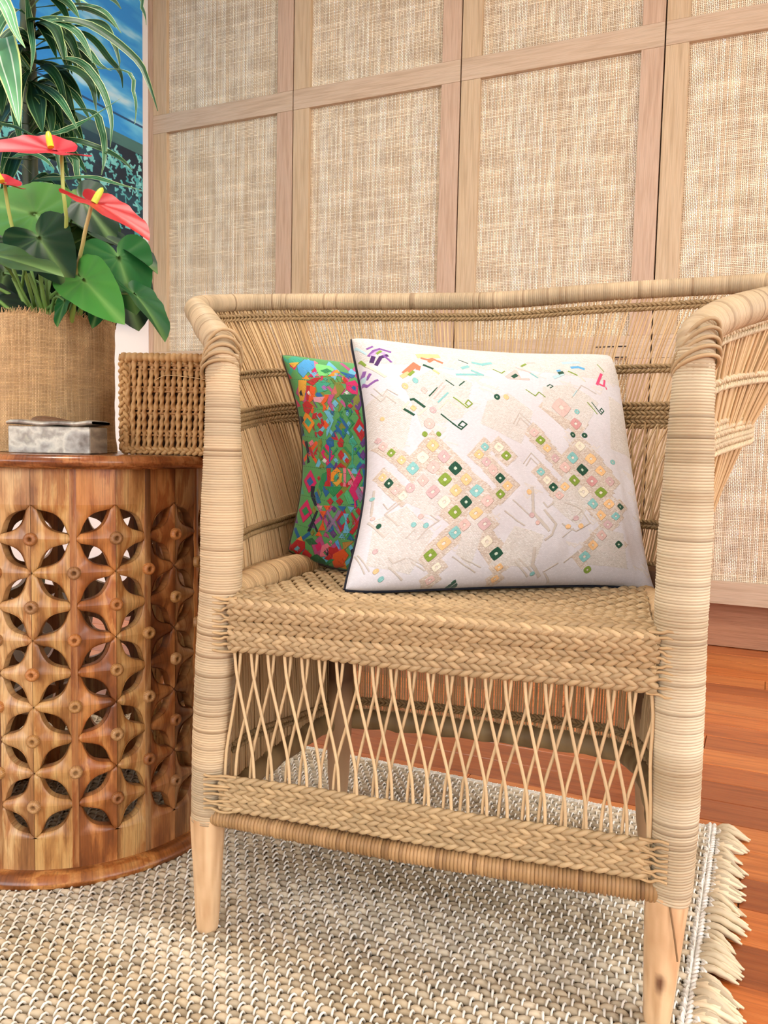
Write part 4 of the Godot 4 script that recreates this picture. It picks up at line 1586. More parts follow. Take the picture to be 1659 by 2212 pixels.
func basket(ty: float) -> void:
	var turn := deg_to_rad(23.0)
	var t := thing("basket", "square basket of twisted seagrass rope between the burlap pot and the chair", "basket", Vector3(-0.846, ty, -0.935), turn)
	# own axes: x to the right along the front, z towards the front; origin at the front left corner
	var w := 0.124
	var h := 0.1435
	var dp := 0.105
	var rope_a := L(210, 166, 110)
	var rope_b := L(178, 132, 82)
	var inner := MB.new()
	inner.box(Vector3(0.008, 0.004, -dp + 0.008), Vector3(w - 0.006, h - 0.012, -0.009), 0.002, 1, L(74, 46, 24))
	part("lining", inner.mesh(), mat(S(70, 44, 24), 0.9), t)
	var m_rope: Material = M.cane
	# upright ropes of the front, weaving over cross cords
	var n := 15
	for side in 3:
		var cnt := n if side == 0 else 12
		for i in cnt:
			var pts := []
			var f := (i + 0.55) / cnt
			for k in 9:
				var y := 0.003 + (h - 0.006) * k / 8.0
				var bulge := 0.0028 * sin(PI * k * 0.5 * 1.0 + (PI if i % 2 else 0.0))
				if side == 0:
					pts.append(Vector3(f * w - 0.002 + 0.0035 * (k / 8.0) - 0.001, y, -0.003 + bulge))
				elif side == 1:
					pts.append(Vector3(0.003 - bulge, y, -f * dp))
				else:
					pts.append(Vector3(w - 0.003 + bulge, y, -f * dp))
			var m := MB.new()
			var p := smooth(pts, 60)
			m.tube(p, fill_f(60, 0.0043), 10, fill_c(60, rope_a.lerp(rope_b, rng.randf() * 0.7)), Vector3.FORWARD, true, 2, 520.0, 0.42)
			part("upright_rope", m.mesh(), m_rope, t)
	# cross cords in pairs
	for k in 4:
		for j in 2:
			var y := 0.028 + 0.0315 * k + 0.0058 * j
			var m := MB.new()
			var p := smooth([Vector3(0.002, y, -dp), Vector3(0.001, y, -0.012), Vector3(0.012, y, -0.0045), Vector3(w - 0.006, y, -0.0045), Vector3(w - 0.002, y, -0.02), Vector3(w - 0.002, y, -dp)], 110)
			m.tube(p, fill_f(110, 0.0021), 8, fill_c(110, rope_b), Vector3.UP, false, 2, 900.0, 0.35)
			part("cross_cord", m.mesh(), m_rope, t)
	# plaited corner edge and the bound rim and foot
	for e in [0, 2]:
		var m := MB.new()
		for k in 3:
			var pts := []
			for q in 40:
				var a := q * 0.75 + TAU * k / 3
				var off := Vector3(0.0048 * cos(a), 0, 0.0048 * sin(a * 2) * 0.6)
				if e == 0:
					pts.append(Vector3(-0.002, 0.004 + (h - 0.006) * q / 39.0, -0.002) + off)
				else:
					var yy := h - 0.004 if e == 1 else 0.0055
					pts.append(Vector3(-0.004 + (w + 0.002) * q / 39.0, yy + off.x * 0.7, -0.002 + off.z))
			var p := smooth(pts, 150)
			m.tube(p, fill_f(150, 0.0037), 8, fill_c(150, tone(rope_a, rng.randf_range(0.85, 1.05))), Vector3.FORWARD, false, 2, 700.0, 0.35)
		part(["corner_plait", "rim_plait", "foot_plait"][e], m.mesh(), m_rope, t)
	var rm := MB.new()
	wrapped(rm, smooth([Vector3(-0.006, h - 0.0045, -0.002), Vector3(w, h - 0.0045, -0.002)], 60), [0.0072, 0.0072], 0.0081, 14, [rope_a, rope_b, rope_b], 66, 0.0026, 0.05)
	part("bound_rim", rm.mesh(), m_rope, t)
	for s in 2:
		var m := MB.new()
		var x: float = [-0.002, w - 0.002][s]
		m.tube(smooth([Vector3(x, h - 0.004, -0.002), Vector3(x, h - 0.004, -dp)], 60), fill_f(60, 0.006), 9, fill_c(60, rope_a), Vector3.UP, true, 3, 500.0, 0.4)
		part("side_rim", m.mesh(), m_rope, t)
	var bk := MB.new()
	bk.tube(smooth([Vector3(-0.002, h - 0.004, -dp), Vector3(w - 0.002, h - 0.004, -dp)], 60), fill_f(60, 0.006), 9, fill_c(60, rope_a), Vector3.UP, true, 3, 500.0, 0.4)
	part("back_rim", bk.mesh(), m_rope, t)
	# a stray straw across the front
	var sw := MB.new()
	sw.tube(smooth([Vector3(0.045, 0.106, 0.0035), Vector3(0.06, 0.1135, 0.0045), Vector3(0.09, 0.112, 0.0045), Vector3(0.122, 0.108, 0.0035)], 14), fill_f(14, 0.0006), 5, fill_c(14, L(222, 186, 136)))
	part("stray_straw", sw.mesh(), m_rope, t)


# ------------------------------------------------------------------ plants
func blade_dir(q: Array) -> Vector3:
	return (cam_basis.x * q[0] + cam_basis.y * q[1] + cam_basis.z * q[2]).normalized()


func stalk(m: MB, pts: Array, r0: float, r1: float, col: Color, col1: Color) -> void:
	var n := 16
	var rr := PackedFloat32Array()
	var cc := PackedColorArray()
	for k in n:
		rr.append(lerpf(r0, r1, k / (n - 1.0)))
		cc.append(col.lerp(col1, k / (n - 1.0)))
	m.tube(smooth(pts, n), rr, 8, cc, Vector3.FORWARD)


func anthurium() -> void:
	var c := at(95, 900, 1.30)
	c.y = 0.5985
	var t := thing("potted_anthurium", "potted plant with red waxy flowers and heart-shaped leaves in a frayed burlap wrap", "plant", c)
	var cover := MB.new()
	var P := PackedVector3Array()
	var U := PackedVector2Array()
	var nz := FastNoiseLite.new()
	nz.seed = 3
	nz.frequency = 0.5
	var sides := 90
	var rows := 26
	for side in 2:
		P.clear()
		U.clear()
		for r in rows:
			var y := 0.200 * r / (rows - 1.0)
			for k in sides + 1:
				var a := TAU * k / sides
				var ca := Vector2(cos(a), sin(a)) * 2.0
				var rad := 0.1065 + 0.0022 * nz.get_noise_3d(ca.x, ca.y, y * 18) + 0.0015 * nz.get_noise_3d(ca.x * 3, ca.y * 3, y * 50) + 0.003 * smoothstep(0.03, 0.0, y)
				var top := 0.0045 * nz.get_noise_2d(ca.x * 2.2, ca.y * 2.2) * smoothstep(0.12, 0.2, y) * 1.6
				P.append(Vector3(sin(a) * (rad - 0.002 * side), y + top, cos(a) * (rad - 0.002 * side)))
				U.append(Vector2(a * 0.107, y))
		cover.grid(P, sides + 1, rows, true, 1.0 if side == 0 else -1.0, fill_c(P.size(), Color.WHITE), U)
	part("burlap_wrap", cover.mesh(), M.burlap, t)
	var pot := MB.new()
	pot.lathe([Vector2(0.001, 0.002), Vector2(0.09, 0.002), Vector2(0.100, 0.17), Vector2(0.096, 0.17), Vector2(0.001, 0.165)], 40, Vector3.ZERO, L(48, 34, 24))
	part("inner_pot", pot.mesh(), mat(S(52, 38, 26), 0.9), t)
	# frayed edge
	var th := MB.new()
	th.tube(PackedVector3Array([Vector3(0, -0.003, 0), Vector3(0.0003, 0.002, 0), Vector3(0.0008, 0.006, 0.0004)]), PackedFloat32Array([0.0005, 0.00045, 0.0002]), 4, fill_c(3, Color.WHITE))
	var xf := []
	var cc := PackedColorArray()
	for k in 520:
		var a := TAU * k / 520.0
		var ca := Vector2(cos(a), sin(a)) * 2.0
		var top := 0.0045 * nz.get_noise_2d(ca.x * 2.2, ca.y * 2.2) * 1.6
		xf.append(Transform3D(Basis.from_euler(Vector3(rng.randf_range(-0.5, 0.5), a, rng.randf_range(-0.6, 0.6))).scaled(Vector3.ONE * rng.randf_range(0.6, 1.5)), Vector3(sin(a) * 0.1065, 0.2 + top, cos(a) * 0.1065)))
		cc.append(tone(L(206, 170, 120), rng.randf_range(0.8, 1.15)))
	stuff("frayed_threads", th.mesh(), mat(Color.WHITE, 0.9, true), xf, cc, t)
	# leaves: stalk end, tip, facing (right, up, towards the viewer), width in pixels there, droop, cup, waviness, colour
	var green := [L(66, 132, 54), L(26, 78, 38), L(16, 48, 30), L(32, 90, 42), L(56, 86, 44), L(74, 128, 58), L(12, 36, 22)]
	var leaves := [
		[[180, 604, 1.15], [257, 683, 1.09], [-0.15, 0.45, 0.88], 118, 0.10, 0.10, 0.004, 0],
		[[290, 634, 1.17], [369, 711, 1.11], [0.62, 0.62, 0.48], 96, 0.14, 0.25, 0.004, 1],
		[[165, 488, 1.36], [347, 538, 1.20], [0.1, 0.96, 0.22], 120, 0.10, 0.12, 0.006, 2],
		[[256, 556, 1.22], [296, 668, 1.20], [0.32, 0.35, 0.88], 140, 0.12, 0.10, 0.006, 3],
		[[84, 513, 1.19], [146, 604, 1.14], [-0.15, 0.62, 0.77], 138, 0.10, 0.12, 0.006, 2],
		[[-30, 548, 1.14], [132, 574, 1.08], [0.0, 0.80, 0.60], 96, 0.08, 0.10, 0.022, 4],
		[[74, 462, 1.24], [-60, 420, 1.30], [0.1, 0.30, 0.95], 165, 0.10, 0.10, 0.006, 5],
		[[176, 432, 1.33], [246, 512, 1.30], [0.2, 0.5, 0.84], 118, 0.08, 0.10, 0.006, 2],
		[[208, 502, 1.38], [148, 400, 1.42], [-0.1, 0.1, 0.98], 105, 0.06, 0.12, 0.006, 4],
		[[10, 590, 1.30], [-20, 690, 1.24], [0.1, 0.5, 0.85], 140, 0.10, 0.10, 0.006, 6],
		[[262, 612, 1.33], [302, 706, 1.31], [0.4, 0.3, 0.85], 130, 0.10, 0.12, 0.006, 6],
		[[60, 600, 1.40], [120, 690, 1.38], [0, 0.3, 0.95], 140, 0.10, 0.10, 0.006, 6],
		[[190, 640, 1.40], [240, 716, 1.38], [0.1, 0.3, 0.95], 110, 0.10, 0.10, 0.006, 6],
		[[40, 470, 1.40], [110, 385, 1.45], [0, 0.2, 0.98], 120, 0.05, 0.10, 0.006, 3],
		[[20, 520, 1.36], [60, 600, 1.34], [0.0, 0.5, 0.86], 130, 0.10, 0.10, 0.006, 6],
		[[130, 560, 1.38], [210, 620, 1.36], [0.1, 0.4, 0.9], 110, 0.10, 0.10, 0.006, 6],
		[[140, 650, 1.20], [118, 700, 1.17], [-0.3, 0.3, 0.9], 40, 0.10, 0.10, 0.01, 3],
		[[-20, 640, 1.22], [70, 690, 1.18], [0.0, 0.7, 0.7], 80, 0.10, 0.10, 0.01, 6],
		[[215, 655, 1.24], [200, 705, 1.22], [0.4, 0.4, 0.8], 46, 0.10, 0.10, 0.01, 1],
	]
	var inv := t.transform.affine_inverse()
	for q in leaves:
		var m := MB.new()
		var b := at(q[0][0], q[0][1], q[0][2])
		var tip := at(q[1][0], q[1][1], q[1][2])
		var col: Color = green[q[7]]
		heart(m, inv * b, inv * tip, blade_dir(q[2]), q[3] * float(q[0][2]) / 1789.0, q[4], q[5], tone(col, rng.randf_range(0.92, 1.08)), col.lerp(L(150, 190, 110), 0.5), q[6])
		var leaf := part("leaf", m.mesh(), M.leaf, t)
		var s := MB.new()
		var foot_ := c + Vector3(rng.randf_range(-0.045, 0.045), 0.165, rng.randf_range(-0.045, 0.045))
		var mid := foot_.lerp(b, 0.55) + Vector3(0, 0.03, 0) + (b - foot_) * Vector3(0.12, 0, 0.12) * -1.0
		stalk(s, [inv * foot_, inv * mid, inv * b], 0.0030, 0.0018, L(120, 160, 80), L(92, 136, 66))
		part("leaf_stalk", s.mesh(), M.stem, leaf)
	# upright stalks seen in front of the dark leaves
	for q in [[[100, 712], [52, 640], [22, 560]], [[110, 712], [80, 640], [62, 590]], [[150, 712], [160, 660], [172, 606]], [[158, 712], [175, 670], [182, 620]], [[90, 712], [40, 650], [-10, 620]], [[128, 712], [132, 640], [118, 585]], [[75, 712], [55, 660], [28, 600]], [[118, 712], [95, 650], [84, 570]], [[60, 715], [20, 670], [-15, 640]], [[140, 712], [140, 650], [146, 560]]]:
		var s := MB.new()
		var d := rng.randf_range(1.20, 1.27)
		stalk(s, [inv * at(q[0][0], q[0][1] + 6, d + 0.02), inv * at(q[1][0], q[1][1], d), inv * at(q[2][0], q[2][1], d - 0.01)], 0.0042, 0.0024, L(158, 200, 92), L(112, 156, 76))
		part("leaf_stalk", s.mesh(), M.stem, t)
	# flowers: spathe, spadix, stalk
	var red := [L(178, 8, 38), L(176, 32, 34), L(182, 12, 40)]
	var fl := [
		[[122, 326, 1.16], [-42, 312, 1.10], [0.02, 0.76, 0.65], 160, [110, 318], [104, 284], L(246, 212, 40), [[133, 344], [137, 420], [143, 492]]],
		[[203, 436, 1.13], [324, 494, 1.06], [0.25, 0.80, 0.55], 104, [203, 438], [222, 406], L(190, 204, 64), [[199, 448], [184, 498], [176, 540]]],
		[[8, 396, 1.20], [-110, 366, 1.16], [0.0, 0.80, 0.55], 110, [4, 392], [-10, 366], L(240, 214, 60), [[10, 402], [16, 440], [34, 520]]],
	]
	for k in 3:
		var q: Array = fl[k]
		var m := MB.new()
		heart(m, inv * at(q[0][0], q[0][1], q[0][2]), inv * at(q[1][0], q[1][1], q[1][2]), blade_dir(q[2]), q[3] * float(q[0][2]) / 1789.0, 0.08, 0.16, red[k], red[k].lerp(L(230, 100, 96), 0.2), 0.004)
		var sp := part("flower", m.mesh(), M.petal, t, ["large red waxy flower bract", "red flower bract with a green spike", "small red flower bract cut by the frame"][k])
		var s := MB.new()
		var n := 10
		var rr := PackedFloat32Array()
		for i in n:
			rr.append(0.0046 * sqrt(maxf(1.0 - pow(i / (n - 1.0), 4), 0.02)))
		s.tube(smooth([inv * at(q[4][0], q[4][1], q[0][2] - 0.005), inv * at((q[4][0] + q[5][0]) / 2.0 - 1, (q[4][1] + q[5][1]) / 2.0, q[0][2] - 0.004), inv * at(q[5][0], q[5][1], q[0][2] + 0.004)], n), rr, 12, fill_c(n, q[6]), Vector3.FORWARD, true)
		part("spadix", s.mesh(), M.stem, sp)
		var st := MB.new()
		var d: float = q[0][2] + 0.004
		stalk(st, [inv * at(q[7][0][0], q[7][0][1] - 8, d), inv * at(q[7][1][0], q[7][1][1], d + 0.01), inv * at(q[7][2][0], q[7][2][1], d + 0.03), inv * at(lerpf(q[7][2][0], 115, 0.6), 690, 1.28)], 0.0026, 0.003, L(206, 178, 120) if k == 1 else L(188, 190, 96), L(110, 160, 76))
		part("flower_stalk", st.mesh(), M.stem, sp)


func dracaena() -> void:
	var base := at(64, 300, 1.78)
	base.y = 0.0125
	var t := thing("dracaena", "tall plant with drooping cream-striped strap leaves, rising behind the red-flowered plant", "plant", base)
	var inv := t.transform.affine_inverse()
	var pot := MB.new()
	pot.lathe([Vector2(0.001, 0.001), Vector2(0.10, 0.001), Vector2(0.125, 0.24), Vector2(0.115, 0.24), Vector2(0.001, 0.22)], 40, Vector3.ZERO, Color.WHITE)
	part("pot", pot.mesh(), mat(S(90, 74, 60), 0.7), t)
	var tr := MB.new()
	var tp := smooth([Vector3(0.01, 0.2, 0.0), Vector3(0.0, 0.8, 0.01), inv * at(66, 300, 1.78), inv * at(60, 60, 1.78), inv * at(64, -160, 1.80)], 90)
	var tr_r := PackedFloat32Array()
	var tc := PackedColorArray()
	for k in 90:
		tr_r.append(0.0155 + (0.0018 if k % 3 == 0 else 0.0))
		tc.append(L(38, 56, 36).lerp(L(62, 74, 48), rng.randf()))
	tr.tube(tp, tr_r, 12, tc, Vector3.FORWARD)
	part("trunk", tr.mesh(), M.stem, t)
	var dark := [L(150, 176, 112), L(24, 62, 38), L(56, 98, 64)]
	var mid := [L(204, 216, 164), L(42, 92, 56), L(112, 152, 112)]
	var bright := [L(226, 240, 150), L(96, 156, 110), L(206, 228, 206)]
	var ls := [
		[[104, 42], [196, 56], [292, 126], [322, 182], [341, 240], 24, 0, 1.45], [[76, 17], [168, 11], [224, 25], [262, 72], 16, 1, 1.6], [[101, 42], [157, 64], [185, 98], [200, 136], 30, 1, 1.45],
		[[70, 73], [140, 53], [213, 50], [246, 92], [258, 140], 22, 0, 1.55], [[64, 157], [112, 147], [157, 150], [196, 182], [208, 240], 26, 0, 1.5], [[78, 84], [168, 98], [213, 140], [242, 154], 22, 1, 1.5],
		[[179, 73], [241, 134], [261, 160], [265, 190], 16, 0, 1.62], [[262, 152], [289, 202], [294, 238], [291, 268], 11, 1, 1.5], [[64, 174], [106, 196], [135, 224], [168, 280], 24, 1, 1.42],
		[[67, 176], [80, 220], [86, 250], [92, 286], 40, 0, 1.48], [[116, 290], [174, 269], [224, 238], [260, 213], 30, 1, 1.42], [[151, 303], [219, 322], [263, 345], [286, 368], 22, 0, 1.45],
		[[140, 388], [196, 384], [252, 398], [305, 411], 28, 1, 1.42], [[160, 130], [213, 179], [240, 252], [238, 318], 22, 1, 1.45], [[190, 240], [219, 280], [226, 336], [219, 378], 22, 1, 1.48],
		[[66, 160], [6, 84], [14, 130], [28, 190], [42, 272], 60, 2, 1.40], [[-6, -30], [16, 20], [34, 70], [55, 104], 40, 2, 1.40], [[56, -20], [66, 60], [72, 110], [66, 156], 14, 1, 1.5],
		[[-10, 265], [28, 274], [50, 283], [80, 296], 16, 0, 1.5], [[20, 342], [66, 334], [98, 346], [118, 366], 26, 1, 1.45], [[60, 400], [110, 382], [140, 410], [162, 455], 24, 0, 1.5],
		[[155, 340], [165, 375], [176, 400], [184, 414], 18, 1, 1.45], [[215, 58], [243, 92], [258, 128], [256, 152], 11, 1, 1.58], [[284, -12], [305, 14], [314, 34], [316, 54], 13, 0, 1.5],
		[[70, 60], [130, 30], [180, 20], [230, 40], [250, 60], 20, 1, 1.7], [[64, 110], [120, 104], [170, 118], [206, 160], [214, 220], 24, 0, 1.66], [[66, 130], [120, 150], [160, 190], [184, 246], 24, 0, 1.68],
		[[68, 190], [110, 180], [160, 206], [196, 262], 22, 1, 1.64], [[66, 230], [30, 220], [0, 260], [-20, 320], 30, 0, 1.6], [[66, 40], [30, 20], [0, 50], [-24, 120], 32, 1, 1.6],
		[[66, 250], [110, 240], [140, 262], [160, 310], 26, 0, 1.66], [[66, 20], [110, -20], [150, -10], [190, 8], 26, 2, 1.6], [[66, 300], [110, 300], [130, 330], [150, 390], 24, 0, 1.62], [[66, 330], [40, 330], [20, 380], [0, 430], 30, 0, 1.62],
		[[66, 270], [90, 250], [120, 270], [128, 330], 22, 1, 1.58], [[66, 100], [30, 110], [10, 180], [4, 250], 34, 0, 1.62], [[66, 80], [100, 60], [124, 84], [140, 130], 28, 0, 1.7], [[66, 200], [92, 210], [110, 250], [112, 300], 28, 0, 1.56],
		[[66, 150], [40, 190], [36, 250], [46, 320], 26, 1, 1.55], [[64, 340], [90, 330], [130, 350], [170, 350], 18, 1, 1.6], [[66, -30], [120, -40], [180, -20], [240, -2], [262, 20], 22, 0, 1.66],
	]
	for k in 46:      # the inner leaves that fill the crown
		var y := rng.randf_range(-60, 400)
		var s := 1.0 if rng.randf() < 0.68 else -1.0
		var ln := rng.randf_range(50, 125)
		ls.append([[66, y], [66 + s * ln * 0.35, y - rng.randf_range(8, 26)], [66 + s * ln * 0.75, y + rng.randf_range(0, 24)], [66 + s * ln, y + rng.randf_range(40, 95)], rng.randf_range(18, 27), 0 if rng.randf() < 0.7 else 1, rng.randf_range(1.56, 1.82)])
	for q in ls:
		var n: int = q.size() - 3
		var pts := []
		var dt: float = q[n + 2]
		var from_trunk := absf(q[0][0] - 66) < 14
		for k in n:
			var d := lerpf(1.76 if from_trunk else dt + 0.08, dt - 0.02, smoothstep(0, 1, k / (n - 1.0)))
			pts.append(inv * at(q[k][0], q[k][1], d))
		if not from_trunk:      # carry the hidden part of the leaf back to the trunk
			var y0: float = clampf(q[0][1] - 10, -140, 420)
			pts.push_front(inv * at(66, y0 + 14, 1.77))
		var m := MB.new()
		strap(m, pts, q[n] * 1.25 * dt / 1789.0, (cam_basis.z * 0.75 + cam_basis.y * 0.65 + cam_basis.x * rng.randf_range(-0.25, 0.25)).normalized(), [dark, mid, bright][q[n + 1]], 0.22, 26, rng.randf_range(-0.3, 0.3))
		part("leaf", m.mesh(), M.leaf, t)


const DIAMONDS := [
	["P", 0.186, 0.594, 0.020, 0.025, 1], ["G", 0.168, 0.552, 0.010, 0.013, 1], ["G", 0.214, 0.552, 0.010, 0.012, 1], ["O", 0.192, 0.506, 0.022, 0.027, 0], ["C", 0.160, 0.462, 0.022, 0.026, 0],
	["M", 0.228, 0.462, 0.023, 0.028, 0], ["G", 0.060, 0.486, 0.014, 0.018, 0], ["P", 0.036, 0.516, 0.015, 0.020, 0], ["M", 0.022, 0.542, 0.011, 0.014, 0], ["O", 0.092, 0.454, 0.016, 0.020, 0],
	["T", 0.128, 0.420, 0.022, 0.027, 0], ["P", 0.194, 0.422, 0.023, 0.028, 0], ["D", 0.266, 0.416, 0.025, 0.029, 0], ["T", 0.368, 0.502, 0.016, 0.019, 0], ["O", 0.346, 0.470, 0.018, 0.021, 0],
	["M", 0.370, 0.440, 0.018, 0.021, 0], ["P", 0.392, 0.414, 0.018, 0.020, 0], ["D", 0.440, 0.722, 0.011, 0.014, 1], ["O", 0.140, 0.660, 0.011, 0.014, 0], ["O", 0.038, 0.624, 0.008, 0.010, 1],
	["P", 0.186, 0.736, 0.012, 0.016, 0], ["O", 0.126, 0.754, 0.012, 0.016, 1], ["T", 0.164, 0.778, 0.011, 0.015, 1], ["M", 0.204, 0.652, 0.013, 0.016, 1], ["D", 0.438, 0.720, 0.012, 0.015, 1],
	["O", 0.472, 0.722, 0.011, 0.014, 1], ["C", 0.418, 0.502, 0.019, 0.021, 0], ["G", 0.442, 0.468, 0.019, 0.021, 0], ["P", 0.552, 0.568, 0.018, 0.020, 0], ["G", 0.572, 0.536, 0.019, 0.020, 0],
	["O", 0.594, 0.504, 0.018, 0.019, 0], ["M", 0.622, 0.464, 0.018, 0.020, 0], ["T", 0.692, 0.470, 0.024, 0.026, 0], ["O", 0.766, 0.470, 0.025, 0.024, 0], ["C", 0.728, 0.522, 0.023, 0.023, 0],
	["R", 0.724, 0.618, 0.025, 0.027, 0], ["D", 0.704, 0.568, 0.013, 0.014, 1], ["D", 0.752, 0.568, 0.013, 0.013, 1], ["T", 0.738, 0.672, 0.012, 0.013, 1], ["T", 0.862, 0.464, 0.014, 0.012, 1],
	["P", 0.676, 0.686, 0.041, 0.046, 0], ["O", 0.038, 0.398, 0.013, 0.017, 0], ["D", 0.058, 0.372, 0.015, 0.020, 0], ["P", 0.080, 0.342, 0.015, 0.018, 0], ["C", 0.104, 0.318, 0.015, 0.018, 0],
	["M", 0.124, 0.346, 0.017, 0.021, 1], ["P", 0.164, 0.374, 0.020, 0.024, 0], ["G", 0.232, 0.372, 0.024, 0.028, 0], ["O", 0.304, 0.374, 0.022, 0.026, 0], ["M", 0.198, 0.330, 0.022, 0.026, 0],
	["O", 0.270, 0.330, 0.022, 0.026, 0], ["T", 0.340, 0.330, 0.023, 0.026, 0], ["C", 0.236, 0.288, 0.021, 0.026, 0], ["D", 0.308, 0.288, 0.023, 0.026, 0], ["P", 0.376, 0.288, 0.022, 0.025, 0],
	["G", 0.274, 0.248, 0.024, 0.027, 0], ["O", 0.344, 0.246, 0.023, 0.025, 0], ["P", 0.312, 0.204, 0.022, 0.025, 0], ["M", 0.376, 0.204, 0.023, 0.025, 0], ["T", 0.284, 0.174, 0.022, 0.025, 0],
	["O", 0.258, 0.140, 0.022, 0.025, 0], ["G", 0.226, 0.102, 0.022, 0.024, 0], ["C", 0.256, 0.060, 0.016, 0.017, 0], ["P", 0.252, 0.020, 0.016, 0.015, 0], ["C", 0.394, 0.142, 0.022, 0.024, 0],
	["D", 0.434, 0.100, 0.023, 0.025, 0], ["P", 0.170, 0.240, 0.010, 0.011, 1], ["T", 0.152, 0.212, 0.010, 0.011, 1], ["T", 0.192, 0.208, 0.010, 0.011, 1], ["D", 0.048, 0.218, 0.009, 0.011, 1],
	["T", 0.016, 0.324, 0.008, 0.008, 1], ["P", 0.026, 0.248, 0.008, 0.008, 1], ["M", 0.056, 0.128, 0.009, 0.011, 1], ["O", 0.076, 0.058, 0.010, 0.011, 1], ["T", 0.100, 0.030, 0.010, 0.011, 1],
	["D", 0.330, 0.010, 0.008, 0.008, 0], ["D", 0.340, 0.000, 0.008, 0.008, 0], ["D", 0.324, 0.000, 0.008, 0.008, 0], ["D", 0.342, 0.000, 0.008, 0.008, 0], ["D", 0.418, 0.378, 0.019, 0.022, 0],
	["O", 0.444, 0.348, 0.019, 0.021, 0], ["G", 0.420, 0.316, 0.018, 0.020, 0], ["P", 0.394, 0.404, 0.018, 0.020, 0], ["T", 0.566, 0.408, 0.017, 0.018, 0], ["C", 0.588, 0.376, 0.017, 0.019, 0],
	["D", 0.610, 0.348, 0.018, 0.019, 0], ["O", 0.652, 0.350, 0.018, 0.019, 0], ["P", 0.632, 0.316, 0.018, 0.018, 0], ["P", 0.658, 0.428, 0.024, 0.025, 0], ["D", 0.728, 0.424, 0.026, 0.026, 0],
	["O", 0.802, 0.422, 0.025, 0.023, 0], ["G", 0.692, 0.378, 0.025, 0.025, 0], ["R", 0.764, 0.380, 0.024, 0.023, 0], ["C", 0.728, 0.336, 0.024, 0.024, 0], ["G", 0.798, 0.336, 0.025, 0.023, 0],
	["M", 0.838, 0.382, 0.024, 0.021, 0], ["T", 0.764, 0.290, 0.024, 0.023, 0], ["O", 0.828, 0.292, 0.023, 0.021, 0], ["O", 0.796, 0.248, 0.022, 0.022, 0], ["T", 0.852, 0.244, 0.018, 0.017, 0],
	["D", 0.876, 0.284, 0.018, 0.015, 0], ["D", 0.864, 0.138, 0.017, 0.016, 0], ["M", 0.822, 0.212, 0.020, 0.019, 0], ["P", 0.794, 0.168, 0.022, 0.022, 0], ["O", 0.762, 0.130, 0.021, 0.021, 0],
	["T", 0.736, 0.088, 0.021, 0.021, 0], ["G", 0.756, 0.042, 0.015, 0.014, 1], ["O", 0.520, 0.326, 0.011, 0.013, 1], ["M", 0.532, 0.236, 0.011, 0.012, 1], ["P", 0.554, 0.208, 0.009, 0.010, 1],
	["M", 0.692, 0.228, 0.011, 0.011, 1], ["O", 0.668, 0.198, 0.011, 0.010, 1], ["O", 0.710, 0.198, 0.011, 0.011, 1], ["T", 0.570, 0.028, 0.009, 0.008, 1], ["O", 0.454, 0.052, 0.015, 0.015, 0],
	["O", 0.456, 0.016, 0.014, 0.012, 0],
]

